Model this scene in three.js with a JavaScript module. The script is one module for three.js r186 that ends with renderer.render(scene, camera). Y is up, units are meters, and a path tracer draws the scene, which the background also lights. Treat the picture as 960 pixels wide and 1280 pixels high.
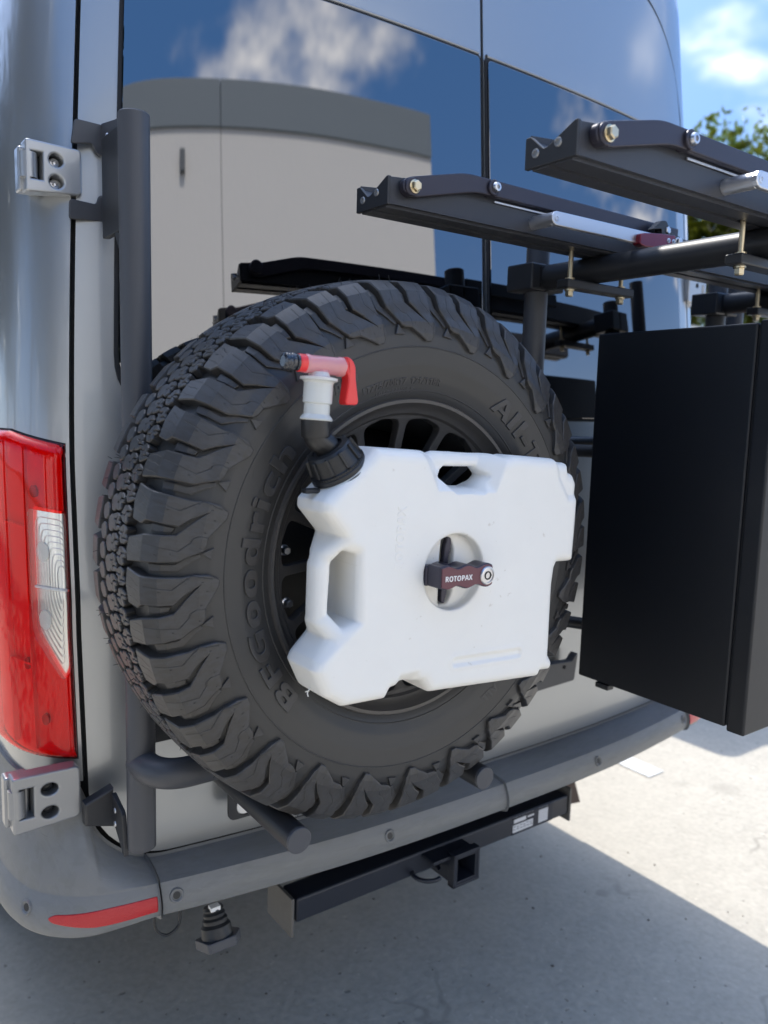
import * as THREE from 'three';
import { RoundedBoxGeometry } from 'three/addons/geometries/RoundedBoxGeometry.js';
import { mergeGeometries, toCreasedNormals, mergeVertices } from 'three/addons/utils/BufferGeometryUtils.js';
import { TextGeometry } from 'three/addons/geometries/TextGeometry.js';
import { FontLoader } from 'three/addons/loaders/FontLoader.js';
import { ImprovedNoise } from 'three/addons/math/ImprovedNoise.js';

// ---------------------------------------------------------------- camera, sky, sun, exposure
const H = 1.22;                                   // height of the spare wheel's axle above the ground; modelling coordinates are measured from it
const scene = new THREE.Scene();
const camera = new THREE.PerspectiveCamera(65.24, 0.75, 0.05, 400);
{
  const yaw = 0.632, pitch = -0.127, roll = 0.028;
  const f = new THREE.Vector3(Math.sin(yaw) * Math.cos(pitch), Math.sin(pitch), -Math.cos(yaw) * Math.cos(pitch));
  const r0 = new THREE.Vector3(Math.cos(yaw), 0, Math.sin(yaw)), u0 = new THREE.Vector3().crossVectors(r0, f);
  const r = r0.clone().multiplyScalar(Math.cos(roll)).addScaledVector(u0, Math.sin(roll));
  const u = u0.clone().multiplyScalar(Math.cos(roll)).addScaledVector(r0, -Math.sin(roll));
  camera.position.set(-0.69, H + 0.208, 0.878);
  camera.quaternion.setFromRotationMatrix(new THREE.Matrix4().makeBasis(r, u, f.clone().negate()));
  camera.focus = 1.15; camera.userData.fStop = 4.0;
}
const renderer = new THREE.WebGLRenderer({ antialias: true });
renderer.toneMapping = THREE.LinearToneMapping;
renderer.toneMappingExposure = 2.45;
renderer.shadowMap.enabled = true;
const SUN_DIR = new THREE.Vector3(0.02, Math.sin(61 * Math.PI / 180), -Math.cos(61 * Math.PI / 180)).normalize();
const sun = new THREE.DirectionalLight(new THREE.Color(1, 0.955, 0.88), 2.0);
sun.position.copy(SUN_DIR).multiplyScalar(30); sun.castShadow = true;
sun.shadow.mapSize.set(2048, 2048);
Object.assign(sun.shadow.camera, { left: -14, right: 14, top: 14, bottom: -14, near: 1, far: 70 });
scene.add(sun, sun.target);

const noise = new ImprovedNoise();
const fbm = (x, y, z, n = 5, g = 0.5) => { let a = 0, w = 1, s = 0; for (let i = 0; i < n; i++) { a += w * noise.noise(x, y, z); s += w; w *= g; x = x * 2.03 + 7.1; y = y * 2.03 + 3.7; z = z * 2.03 + 1.3; } return a / s; };
const clamp = (x, a = 0, b = 1) => Math.min(b, Math.max(a, x));
const smooth = (a, b, x) => { const t = clamp((x - a) / (b - a)); return t * t * (3 - 2 * t); };
const lerp = (a, b, t) => a + (b - a) * t;
{
  const W = 1536, Hh = 768, d = new Float32Array(W * Hh * 4);
  for (let j = 0; j < Hh; j++) for (let i = 0; i < W; i++) {
    const el = ((j + 0.5) / Hh - 0.5) * Math.PI, az = ((i + 0.5) / W - 0.5) * 2 * Math.PI;
    const y = Math.sin(el), x = Math.cos(el) * Math.cos(az), z = Math.cos(el) * Math.sin(az);
    const h = Math.max(0, y), k = Math.pow(1 - h, 6.5);
    let c = [lerp(0.074, 0.42, k), lerp(0.195, 0.54, k), lerp(0.47, 0.66, k)];
    const p = 1 / (h + 0.22), cx = x * p * 2.2247 + 185.0125, cz = z * p * 2.2247 + 50.4423;
    const n = fbm(cx, 0.4, cz, 6, 0.55) + 0.35 * fbm(cx * 0.45 + 5, 2.2, cz * 0.45, 2);
    let a = smooth(0.07, 0.5, n) * smooth(-0.01, 0.09, y);
    const lum = lerp(0.95, 1.35, smooth(0.05, 0.5, n));
    c = c.map((v, q) => lerp(v, lum * [1.02, 1.0, 0.97][q], a));
    const sd = Math.max(0, x * SUN_DIR.x + y * SUN_DIR.y + z * SUN_DIR.z), glow = 0.62 * Math.pow(sd, 4) + 1.6 * Math.pow(sd, 40);
    c = c.map((v, q) => v + glow * [1.04, 1, 0.93][q]);
    if (y < 0) c = c.map((v, q) => lerp(v, [0.22, 0.21, 0.19][q], smooth(0, -0.03, y)));
    d.set([...c, 1], (j * W + i) * 4);
  }
  const t = new THREE.DataTexture(d, W, Hh, THREE.RGBAFormat, THREE.FloatType);
  t.mapping = THREE.EquirectangularReflectionMapping; t.magFilter = THREE.LinearFilter; t.needsUpdate = true;
  scene.background = t; scene.environment = t;
}

// ---------------------------------------------------------------- helpers
let seed = 20240611;
const rnd = () => { seed |= 0; seed = seed + 0x6D2B79F5 | 0; let t = Math.imul(seed ^ seed >>> 15, 1 | seed); t = t + Math.imul(t ^ t >>> 7, 61 | t) ^ t; return ((t ^ t >>> 14) >>> 0) / 4294967296; };
const rr = (a, b) => a + (b - a) * rnd();
const creased = (g, a) => toCreasedNormals(g.scale(1000, 1000, 1000), a).scale(0.001, 0.001, 0.001);   // the addon welds points closer than 1 cm, so it works at a thousand times the size
const V3 = (x, y, z) => new THREE.Vector3(x, y, z), V2 = (x, y) => new THREE.Vector2(x, y);
const used = {};
function numbered(name) { const n = used[name] = (used[name] ?? -1) + 1; return n ? name + '_' + String(n).padStart(3, '0') : name; }
const origin = new Map();
function thing(name, label, category, o = [0, 0, 0], group) {        // a Group at the thing's base; o in modelling coordinates (from the axle)
  const g = new THREE.Group(); g.name = numbered(name); g.position.set(o[0], o[1] + H, o[2]); scene.add(g);
  g.userData = { label, category }; if (group) g.userData.group = group;
  origin.set(g, o); return g;
}
function part(name, geo, mat, parent, label) {                         // geometry in modelling coordinates
  const o = origin.get(parent), gs = Array.isArray(geo) ? mergeAll(geo) : geo;
  gs.translate(-o[0], -o[1], -o[2]);
  const m = new THREE.Mesh(gs, mat); m.name = name; m.castShadow = m.receiveShadow = true; parent.add(m);
  origin.set(m, o); if (label) m.userData.label = label; return m;
}
const parts = (name, list, mat, parent, label) => list.map(g => part(name, g, mat, parent, label));   // alike pieces, each its own part
function struct(name, geo, mat) {
  const m = new THREE.Mesh(Array.isArray(geo) ? mergeAll(geo) : geo, mat); m.name = numbered(name); m.castShadow = m.receiveShadow = true;
  m.userData.kind = 'structure'; scene.add(m); return m;
}
function plain(g) { g = g.index ? g.toNonIndexed() : g; for (const k of Object.keys(g.attributes)) if (!['position', 'normal', 'uv'].includes(k)) g.deleteAttribute(k); if (!g.attributes.uv) g.setAttribute('uv', new THREE.BufferAttribute(new Float32Array(g.attributes.position.count * 2), 2)); g.morphAttributes = {}; return g; }
const mergeAll = (a) => { const g = mergeGeometries(a.flat().map(plain)); return g; };
function box(x0, x1, y0, y1, z0, z1, r = 0.002, seg = 2) {
  const w = Math.abs(x1 - x0), h = Math.abs(y1 - y0), d = Math.abs(z1 - z0);
  return new RoundedBoxGeometry(w, h, d, seg, Math.min(r, w / 2.01, h / 2.01, d / 2.01)).translate((x0 + x1) / 2, (y0 + y1) / 2, (z0 + z1) / 2);
}
function cyl(p, q, r, seg = 28, r2 = r, bev = 0) {                     // solid round bar from p to q with an optional chamfer
  const a = V3(...p), b = V3(...q), L = a.distanceTo(b), d = b.clone().sub(a).normalize();
  const pts = bev ? [[0, 0], [r - bev, 0], [r, bev], [r2, L - bev], [r2 - bev, L], [0, L]] : [[0, 0], [r, 0], [r2, L], [0, L]];
  const g = creased(new THREE.LatheGeometry(pts.map(v => V2(...v)), seg), 0.6);
  return g.applyQuaternion(new THREE.Quaternion().setFromUnitVectors(V3(0, 1, 0), d)).translate(...p);
}
function lathe(p, dir, pts, seg = 40, crease = 0.6) {
  const g = creased(new THREE.LatheGeometry(pts.map(v => V2(...v)), seg), crease);
  return g.applyQuaternion(new THREE.Quaternion().setFromUnitVectors(V3(0, 1, 0), V3(...dir).normalize())).translate(...p);
}
function pipe(pts, r, seg = 60, rad = 20, tension = 0.5) {
  const c = new THREE.CatmullRomCurve3(pts.map(p => V3(...p)), false, 'centripetal', tension);
  return new THREE.TubeGeometry(c, seg, r, rad);
}
function bendPath(pts, R) {                                             // straight runs joined with rounded bends
  const cp = new THREE.CurvePath(), v = pts.map(p => V3(...p)); let cur = v[0];
  for (let i = 1; i < v.length - 1; i++) {
    const a = v[i].clone().add(cur.clone().sub(v[i]).setLength(R)), b = v[i].clone().add(v[i + 1].clone().sub(v[i]).setLength(R));
    cp.add(new THREE.LineCurve3(cur, a)); cp.add(new THREE.QuadraticBezierCurve3(a, v[i], b)); cur = b;
  }
  cp.add(new THREE.LineCurve3(cur, v[v.length - 1])); return cp;
}
const bendPipe = (pts, R, r, seg = 120, rad = 24) => new THREE.TubeGeometry(bendPath(pts, R), seg, r, rad);
const shapeOf = (pts) => new THREE.Shape(pts.map(p => V2(...p)));
function prism(pts, depth, bev = 0.0015, holes = [], segs = 2) {        // polygon in x,y extruded along +z from z = 0
  const s = shapeOf(pts); for (const h of holes) s.holes.push(new THREE.Path(h.map(p => V2(...p))));
  return new THREE.ExtrudeGeometry(s, { depth: depth - 2 * bev, bevelEnabled: bev > 0, bevelThickness: bev, bevelSize: bev, bevelOffset: -bev, bevelSegments: segs, curveSegments: 10 }).translate(0, 0, bev);
}
function roundedPoly(pts, r, n = 5) {                                   // rounds every corner of a polygon
  const out = [];
  pts.forEach((p, i) => {
    const rad = p[2] ?? r, a = V2(...pts[(i + pts.length - 1) % pts.length]), b = V2(p[0], p[1]), c = V2(...pts[(i + 1) % pts.length]);
    const da = a.clone().sub(b), dc = c.clone().sub(b), k = Math.min(rad, da.length() * 0.48, dc.length() * 0.48);
    const s = b.clone().addScaledVector(da.normalize(), k), e = b.clone().addScaledVector(dc.normalize(), k);
    for (let j = 0; j <= n; j++) { const t = j / n; out.push([lerp(lerp(s.x, b.x, t), lerp(b.x, e.x, t), t), lerp(lerp(s.y, b.y, t), lerp(b.y, e.y, t), t)]); }
  });
  return out;
}
const circlePts = (cx, cy, r, n = 24) => [...Array(n)].map((_, i) => [cx + r * Math.cos(i / n * 2 * Math.PI), cy + r * Math.sin(i / n * 2 * Math.PI)]);
function hexBolt(p, dir, r, h) {                                        // flanged hex head
  const q = new THREE.Quaternion().setFromUnitVectors(V3(0, 1, 0), V3(...dir).normalize());
  const fl = creased(new THREE.LatheGeometry([[0, 0], [r * 1.15, 0], [r * 1.15, h * 0.2], [r * 0.8, h * 0.3], [0, h * 0.3]].map(v => V2(...v)), 24), 0.5);
  const hx = creased(new THREE.LatheGeometry([[0, 0], [r * 0.95, 0], [r * 0.95, h * 0.85], [r * 0.75, h], [0, h]].map(v => V2(...v)), 6), 0.3);
  return [fl, hx].map(g => g.applyQuaternion(q).translate(...p));
}
function subdiv(geo, maxLen) {                                          // splits long edges so that a flat piece can follow a curved surface
  const g = plain(geo), P = g.attributes.position.array, N = g.attributes.normal.array, U = g.attributes.uv.array;
  const vert = (i) => [P[i * 3], P[i * 3 + 1], P[i * 3 + 2], N[i * 3], N[i * 3 + 1], N[i * 3 + 2], U[i * 2], U[i * 2 + 1]];
  const mid = (a, b) => a.map((v, i) => (v + b[i]) / 2), d2 = (a, b) => (a[0] - b[0]) ** 2 + (a[1] - b[1]) ** 2;
  const M = maxLen * maxLen, st = [], out = [];
  for (let i = 0; i < P.length / 3; i += 3) st.push([vert(i), vert(i + 1), vert(i + 2)]);
  while (st.length) {
    const [a, b, c] = st.pop(), e = [d2(a, b), d2(b, c), d2(c, a)], m = Math.max(...e);
    if (m <= M * 1.0001) out.push(a, b, c);
    else if (m === e[0]) { const k = mid(a, b); st.push([a, k, c], [k, b, c]); }
    else if (m === e[1]) { const k = mid(b, c); st.push([a, b, k], [a, k, c]); }
    else { const k = mid(c, a); st.push([a, b, k], [k, b, c]); }
  }
  const r = new THREE.BufferGeometry(), p = new Float32Array(out.length * 3), n = new Float32Array(out.length * 3), u = new Float32Array(out.length * 2);
  out.forEach((v, i) => { p.set(v.slice(0, 3), i * 3); n.set(v.slice(3, 6), i * 3); u.set(v.slice(6, 8), i * 2); });
  r.setAttribute('position', new THREE.BufferAttribute(p, 3)); r.setAttribute('normal', new THREE.BufferAttribute(n, 3)); r.setAttribute('uv', new THREE.BufferAttribute(u, 2));
  return r;
}
function cutAt(geo, ys) {                                               // splits triangles along lines y = const so that creases fall on edges
  const P = geo.attributes.position.array, N = geo.attributes.normal.array; let T = [];
  for (let i = 0; i < P.length / 3; i += 3) T.push([0, 1, 2].map(k => [...P.slice((i + k) * 3, (i + k) * 3 + 3), ...N.slice((i + k) * 3, (i + k) * 3 + 3)]));
  for (const y0 of [...ys, ...ys.map(v => -v)]) {
    const o = [];
    for (const t of T) {
      const s = t.map(v => v[1] > y0 + 1e-6 ? 1 : v[1] < y0 - 1e-6 ? -1 : 0);
      if (!(s.includes(1) && s.includes(-1))) { o.push(t); continue; }
      const up = [], dn = [];
      for (let k = 0; k < 3; k++) {
        const a = t[k], b = t[(k + 1) % 3], sa = s[k], sb = s[(k + 1) % 3];
        if (sa >= 0) up.push(a); if (sa <= 0) dn.push(a);
        if (sa * sb < 0) { const [lo, hi] = sa < 0 ? [a, b] : [b, a], f = (y0 - lo[1]) / (hi[1] - lo[1]), m = lo.map((v, i) => v + (hi[i] - v) * f); m[1] = y0; up.push(m); dn.push(m); }
      }
      for (const q of [up, dn]) for (let k = 1; k + 1 < q.length; k++) o.push([q[0], q[k], q[k + 1]]);
    }
    T = o;
  }
  const g = new THREE.BufferGeometry(), fl = T.flat(); g.setAttribute('position', new THREE.Float32BufferAttribute(fl.flatMap(v => v.slice(0, 3)), 3)); g.setAttribute('normal', new THREE.Float32BufferAttribute(fl.flatMap(v => v.slice(3, 6)), 3)); g.setAttribute('uv', new THREE.Float32BufferAttribute(fl.flatMap(v => [0, 0]), 2));
  return g;
}
function wrap(geo, F, keepUv = false) {                                 // maps (a, b, height) through F(a, b) -> surface point, carrying the normals along
  const g = plain(geo), P = g.attributes.position, N = g.attributes.normal, e = 1e-4;
  for (let i = 0; i < P.count; i++) {
    const a = P.getX(i), b = P.getY(i), h = P.getZ(i), p = F(a, b), ta = F(a + e, b).sub(F(a - e, b)).normalize(), tb = F(a, b + e).sub(F(a, b - e)).normalize();
    const n = ta.clone().cross(tb).normalize();
    const nn = ta.multiplyScalar(N.getX(i)).addScaledVector(tb, N.getY(i)).addScaledVector(n, N.getZ(i)).normalize();
    p.addScaledVector(n, h); P.setXYZ(i, p.x, p.y, p.z); N.setXYZ(i, nn.x, nn.y, nn.z);
    if (!keepUv) g.attributes.uv.setXY(i, a, b);
  }
  return g;
}
function sheet(F, nu, nv, thick = 0.012, flip = false) {                // curved panel over u,v in 0..1 with turned-in edges of the given thickness
  const pos = [], nor = [], uv = [], e = 1e-3;
  const S = [], add = (p, n, u, v) => { pos.push(p.x, p.y, p.z); nor.push(n.x, n.y, n.z); uv.push(u, v); };
  const nrm = (u, v) => { const a = F(u + e, v).sub(F(u - e, v)), b = F(u, v + e).sub(F(u, v - e)); const n = a.cross(b).normalize(); return flip ? n.negate() : n; };
  for (let i = 0; i <= nu; i++) { S[i] = []; for (let j = 0; j <= nv; j++) S[i][j] = { p: F(i / nu, j / nv), n: nrm(i / nu, j / nv) }; }
  const quad = (a, b, c, d, ua, ub, uc, ud) => { const t = flip ? [[a, ua], [c, uc], [b, ub], [a, ua], [d, ud], [c, uc]] : [[a, ua], [b, ub], [c, uc], [a, ua], [c, uc], [d, ud]]; for (const [q, w] of t) add(q.p, q.n, ...w); };
  for (let i = 0; i < nu; i++) for (let j = 0; j < nv; j++) quad(S[i][j], S[i + 1][j], S[i + 1][j + 1], S[i][j + 1], [i / nu, j / nv], [(i + 1) / nu, j / nv], [(i + 1) / nu, (j + 1) / nv], [i / nu, (j + 1) / nv]);
  if (thick) {
    const loop = [];
    for (let i = 0; i < nu; i++) loop.push(S[i][0]); for (let j = 0; j < nv; j++) loop.push(S[nu][j]);
    for (let i = nu; i > 0; i--) loop.push(S[i][nv]); for (let j = nv; j > 0; j--) loop.push(S[0][j]);
    for (let k = 0; k < loop.length; k++) {
      const a = loop[k], b = loop[(k + 1) % loop.length], ai = a.p.clone().addScaledVector(a.n, -thick), bi = b.p.clone().addScaledVector(b.n, -thick);
      const n = b.p.clone().sub(a.p).cross(a.n).normalize(); if (flip) n.negate();
      for (const p of flip ? [a.p, b.p, ai, b.p, bi, ai] : [a.p, ai, b.p, b.p, ai, bi]) add(p, n, 0, 0);
    }
  }
  const g = new THREE.BufferGeometry();
  g.setAttribute('position', new THREE.Float32BufferAttribute(pos, 3)); g.setAttribute('normal', new THREE.Float32BufferAttribute(nor, 3)); g.setAttribute('uv', new THREE.Float32BufferAttribute(uv, 2));
  return g;
}
function dataTex(W, Hh, fn, { srgb = false, rep = [1, 1] } = {}) {
  const d = new Uint8Array(W * Hh * 4);
  for (let j = 0; j < Hh; j++) for (let i = 0; i < W; i++) { const c = fn(i / W, j / Hh, i, j); const v = Array.isArray(c) ? c : [c, c, c]; for (let k = 0; k < 3; k++) d[(j * W + i) * 4 + k] = clamp(v[k]) * 255; d[(j * W + i) * 4 + 3] = 255; }
  const t = new THREE.DataTexture(d, W, Hh, THREE.RGBAFormat); t.wrapS = t.wrapT = THREE.RepeatWrapping; t.magFilter = THREE.LinearFilter; t.minFilter = THREE.LinearMipmapLinearFilter; t.generateMipmaps = true;
  if (srgb) t.colorSpace = THREE.SRGBColorSpace; t.repeat.set(...rep); t.needsUpdate = true; return t;
}
const tileNoise = (u, v, s, z, n = 4) => {                               // periodic in u and v
  const a = fbm(u * s, v * s, z, n), b = fbm((u - 1) * s, v * s, z, n), c = fbm(u * s, (v - 1) * s, z, n), d = fbm((u - 1) * s, (v - 1) * s, z, n);
  const iu = smooth(0, 1, u), iv = smooth(0, 1, v); return lerp(lerp(a, b, iu), lerp(c, d, iu), iv);
};
function canvasTex(w, h, draw, srgb = true) {
  const c = document.createElement('canvas'); c.width = w; c.height = h; draw(c.getContext('2d'), w, h);
  const t = new THREE.CanvasTexture(c); if (srgb) t.colorSpace = THREE.SRGBColorSpace; t.wrapS = t.wrapT = THREE.RepeatWrapping; t.needsUpdate = true; return t;
}
const lin = (r, g, b) => new THREE.Color().setRGB(r, g, b);
const std = (c, rough, metal = 0, extra = {}) => new THREE.MeshStandardMaterial({ color: lin(...c), roughness: rough, metalness: metal, ...extra });
const phy = (c, rough, metal = 0, extra = {}) => new THREE.MeshPhysicalMaterial({ color: lin(...c), roughness: rough, metalness: metal, ...extra });

// ---------------------------------------------------------------- materials
const grain = dataTex(256, 256, (u, v) => 0.5 + 0.9 * tileNoise(u, v, 48, 1.5, 2));
const speck = dataTex(512, 512, (u, v) => { const n = tileNoise(u, v, 7, 4.2, 5), m = tileNoise(u, v, 34, 9.1, 3); return 0.86 + 0.16 * n + 0.1 * m; });
const grimeRough = dataTex(512, 512, (u, v) => clamp(0.78 + 0.5 * tileNoise(u, v, 6, 12.7, 5)));
const scuff = dataTex(512, 512, (u, v) => { const n = tileNoise(u, v, 8, 21.2, 5), m = smooth(0.30, 0.42, tileNoise(u, v, 30, 5.1, 4)); const k = 0.985 + 0.03 * n - 0.16 * m; return [k, k - 0.006 - 0.02 * m, k - 0.018 - 0.05 * m]; });
const scratched = canvasTex(1024, 1024, (c, w, h) => {
  c.fillStyle = '#e2e2e2'; c.fillRect(0, 0, w, h);
  for (let i = 0; i < 1500; i++) { const k = Math.floor(rr(205, 245)); c.fillStyle = `rgba(${k},${k},${Math.floor(k * 0.98)},0.25)`; c.beginPath(); c.ellipse(rr(0, w), rr(0, h), rr(3, 40), rr(2, 24), rr(0, 3), 0, 7); c.fill(); }
  c.lineCap = 'round'; for (let i = 0; i < 60; i++) { const x = rr(0, w), y = rr(0, h), a = rr(-0.6, 0.6), l = rr(8, 60); c.strokeStyle = rnd() < 0.7 ? 'rgba(255,255,255,0.6)' : 'rgba(150,150,150,0.5)'; c.lineWidth = rr(0.8, 2.2); c.beginPath(); c.moveTo(x, y); c.lineTo(x + l * Math.cos(a), y + l * Math.sin(a)); c.stroke(); }
});
const M = {
  paint: phy([0.36, 0.37, 0.372], 0.37, 0.74, { clearcoat: 1, clearcoatRoughness: 0.07 }),
  glass: phy([0.235, 0.23, 0.228], 0.012, 1.0),
  seal: std([0.008, 0.008, 0.009], 0.7),
  bumper: std([0.238, 0.243, 0.245], 0.48, 0, { map: scratched, bumpMap: grain, bumpScale: 0.00012 }),
  powder: std([0.022, 0.023, 0.026], 0.42, 0, { bumpMap: grain, bumpScale: 0.00008 }),
  powderGrey: std([0.062, 0.064, 0.072], 0.45, 0, { bumpMap: grain, bumpScale: 0.00008 }),
  trayBlack: std([0.036, 0.038, 0.046], 0.42, 0, { bumpMap: grain, bumpScale: 0.00008 }),
  black: std([0.003, 0.0045, 0.008], 0.45, 0, { bumpMap: grain, bumpScale: 0.00006 }),
  hitch: std([0.014, 0.017, 0.026], 0.38, 0, { bumpMap: grain, bumpScale: 0.0001 }),
  rubber: std([0.055, 0.054, 0.054], 0.55, 0, { map: speck }),
  rubberSoft: std([0.02, 0.02, 0.023], 0.7),
  rim: std([0.095, 0.09, 0.086], 0.4, 0.3, { map: speck }),
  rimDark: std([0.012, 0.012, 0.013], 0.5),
  hdpe: phy([0.87, 0.855, 0.81], 0.42, 0, { map: scuff, bumpMap: grain, bumpScale: 0.0001 }),
  hdpeClear: phy([0.85, 0.86, 0.82], 0.25, 0, { transmission: 0.3, thickness: 0, clearcoat: 0.3 }),
  pinkClear: phy([0.97, 0.5, 0.51], 0.2, 0, { transmission: 0.45, thickness: 0, clearcoat: 0.4 }),
  red: phy([0.82, 0.03, 0.03], 0.32, 0, { clearcoat: 0.4, clearcoatRoughness: 0.2 }),
  capBlack: std([0.016, 0.017, 0.019], 0.4),
  elbow: std([0.02, 0.02, 0.021], 0.33),
  steel: std([0.62, 0.62, 0.64], 0.28, 1),
  hingePaint: phy([0.42, 0.43, 0.44], 0.38, 0.6, { clearcoat: 1, clearcoatRoughness: 0.08 }),
  hingeGrey: phy([0.3, 0.305, 0.31], 0.38, 0.6, { clearcoat: 0.6, clearcoatRoughness: 0.2 }),
  zinc: std([0.68, 0.58, 0.40], 0.3, 1),
  alu: std([0.66, 0.67, 0.7], 0.34, 0.85, { bumpMap: grain, bumpScale: 0.00005 }),
  anod: phy([0.2, 0.012, 0.03], 0.3, 0.6, { clearcoat: 0.5 }),
  anodBlack: std([0.042, 0.039, 0.054], 0.36, 0.35),
  gripBody: std([0.045, 0.042, 0.06], 0.3, 0.4),
  gripFace: phy([0.12, 0.04, 0.055], 0.36, 0.35, { clearcoat: 0.3 }),
  white: std([0.8, 0.8, 0.79], 0.5),
  hole: std([0.004, 0.004, 0.005], 0.8),
  rust: std([0.10, 0.066, 0.05], 0.8, 0, { map: speck }),
};
const font = await new FontLoader().loadAsync('fonts/droid/droid_sans_bold.typeface.json');

// ---------------------------------------------------------------- ground
{
  const conc = dataTex(1024, 1024, (u, v) => {
    const big = tileNoise(u, v, 5, 2.2, 5), mid = tileNoise(u, v, 26, 6.2, 4), fine = tileNoise(u, v, 150, 3.3, 2);
    let k = 0.45 + 0.06 * big + 0.06 * mid + 0.11 * fine; k *= 1 - 0.45 * smooth(0.36, 0.44, tileNoise(u, v, 120, 8.8, 2)) + 0.25 * smooth(0.36, 0.44, tileNoise(u, v, 130, 31.8, 2));
    const s = smooth(0.14, 0.36, tileNoise(u, v, 9, 14.4, 3)); k *= 1 - 0.17 * s;
    const cr = Math.abs(tileNoise(u, v, 3, 40.4, 5)), ck = smooth(0.012, 0.002, cr) * smooth(0.02, 0.2, tileNoise(u, v, 4, 61.7, 2)); k *= 1 - 0.2 * ck;
    return [Math.pow(k * 1.0, 1 / 2.2), Math.pow(k * 0.92, 1 / 2.2), Math.pow(k * 0.77, 1 / 2.2)];
  }, { srgb: true });
  const bump = dataTex(1024, 1024, (u, v) => clamp(0.5 + 0.25 * tileNoise(u, v, 26, 6.2, 4) + 0.5 * tileNoise(u, v, 150, 3.3, 2) - 0.5 * smooth(0.36, 0.44, tileNoise(u, v, 120, 8.8, 2))));
  const g = new THREE.PlaneGeometry(240, 240, 96, 96).rotateX(-Math.PI / 2);
  const P = g.attributes.position, U = g.attributes.uv, C = new Float32Array(P.count * 3);
  for (let i = 0; i < P.count; i++) { U.setXY(i, P.getX(i) / 2.6, P.getZ(i) / 2.6); const k = 1 + 0.12 * fbm(P.getX(i) * 0.11, 1, P.getZ(i) * 0.11, 3); C.set([k, k, k], i * 3); }
  g.setAttribute('color', new THREE.BufferAttribute(C, 3));
  struct('ground', g, new THREE.MeshStandardMaterial({ map: conc, bumpMap: bump, bumpScale: 0.0025, roughness: 0.93, vertexColors: true }));
  const line = new THREE.PlaneGeometry(0.1, 5.2, 2, 40).rotateX(-Math.PI / 2).translate(2.03, 0.004, -0.93 - 2.6);
  const lp = line.attributes.position, lu = line.attributes.uv; for (let i = 0; i < lp.count; i++) lu.setXY(i, lp.getX(i) * 2, lp.getZ(i) * 2);
  struct('parking_line', line, std([0.72, 0.72, 0.69], 0.8, 0, { map: speck }));
  const bits = []; for (let i = 0; i < 60; i++) { const s = rr(0.0015, 0.004), p = [rr(-0.2, 1.5), 0, rr(-1.2, 0.1)]; const b = new THREE.IcosahedronGeometry(s, 0).scale(1, 0.6, rr(0.6, 1.3)).rotateY(rr(0, 6)).translate(p[0], s * 0.4, p[2]); bits.push(b); }
  const m = new THREE.Mesh(mergeAll(bits), std([0.12, 0.105, 0.09], 0.9)); m.name = 'grit'; m.castShadow = m.receiveShadow = true;
  m.userData = { kind: 'stuff', label: 'small dark grains of grit scattered on the concrete', category: 'grit' }; scene.add(m);
}

// ---------------------------------------------------------------- the van
const CX = 0.468;                                                        // the van's centre line
const zc = (y) => -0.33 - (y > -0.1 ? 0.08 * (y + 0.1) : 0) - (y > 1.25 ? 1.2 * (y - 1.25) ** 2 : 0);
const ws = (y) => 1 - (y > 0.1 ? 0.055 * Math.pow((y - 0.1) / 0.8, 1.3) : 0) - (y < -0.15 ? 0.03 * (-0.15 - y) : 0);
const plan = (() => {
  const K = [[0, 0], [0.2, 0.002], [0.4, 0.010], [0.6, 0.026], [0.75, 0.045], [0.82, 0.060], [0.86, 0.075], [0.89, 0.097], [0.91, 0.125], [0.924, 0.175], [0.93, 0.26], [0.933, 0.5], [0.934, 1.2], [0.934, 3.0], [0.934, 5.0]];
  const c = new THREE.CatmullRomCurve3([[-0.2, 0.002], ...K, [0.934, 6]].map(p => V3(p[0], p[1], 0)), false, 'centripetal');
  const n = K.length + 1, T = []; for (let i = 0; i <= 3000; i++) { const t = lerp(1 / n, (n - 1) / n, i / 3000), p = c.getPoint(t); T.push([p.x, p.y, t * n - 1]); }
  const at = (k) => { const x = clamp(k / (K.length - 1)) * 3000, i = Math.min(2999, Math.floor(x)), f = x - i; return [lerp(T[i][0], T[i + 1][0], f), lerp(T[i][1], T[i + 1][1], f)]; };
  const q = (u) => { u = Math.abs(u); let a = 0, b = 1700; while (b - a > 1) { const m = (a + b) >> 1; T[m][0] > u ? b = m : a = m; } const f = clamp((u - T[a][0]) / Math.max(1e-9, T[b][0] - T[a][0])); return lerp(T[a][1], T[b][1], f); };
  const kOf = (u) => { let a = 0, b = 1900; while (b - a > 1) { const m = (a + b) >> 1; T[m][0] > u ? b = m : a = m; } return a / 3000 * (K.length - 1); };
  return { at, q, kOf };
})();
const rearPt = (u, y) => V3(CX + u * ws(y), y, zc(y) - plan.q(u));       // u < 0 is the left half
const sidePt = (s, k, y) => { let [u, q] = plan.at(k); if (s < 0 && u > 0.82) u = 0.82 + (u - 0.82) * 0.8; return V3(CX + s * u * ws(y), y, zc(y) - q); };

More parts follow.
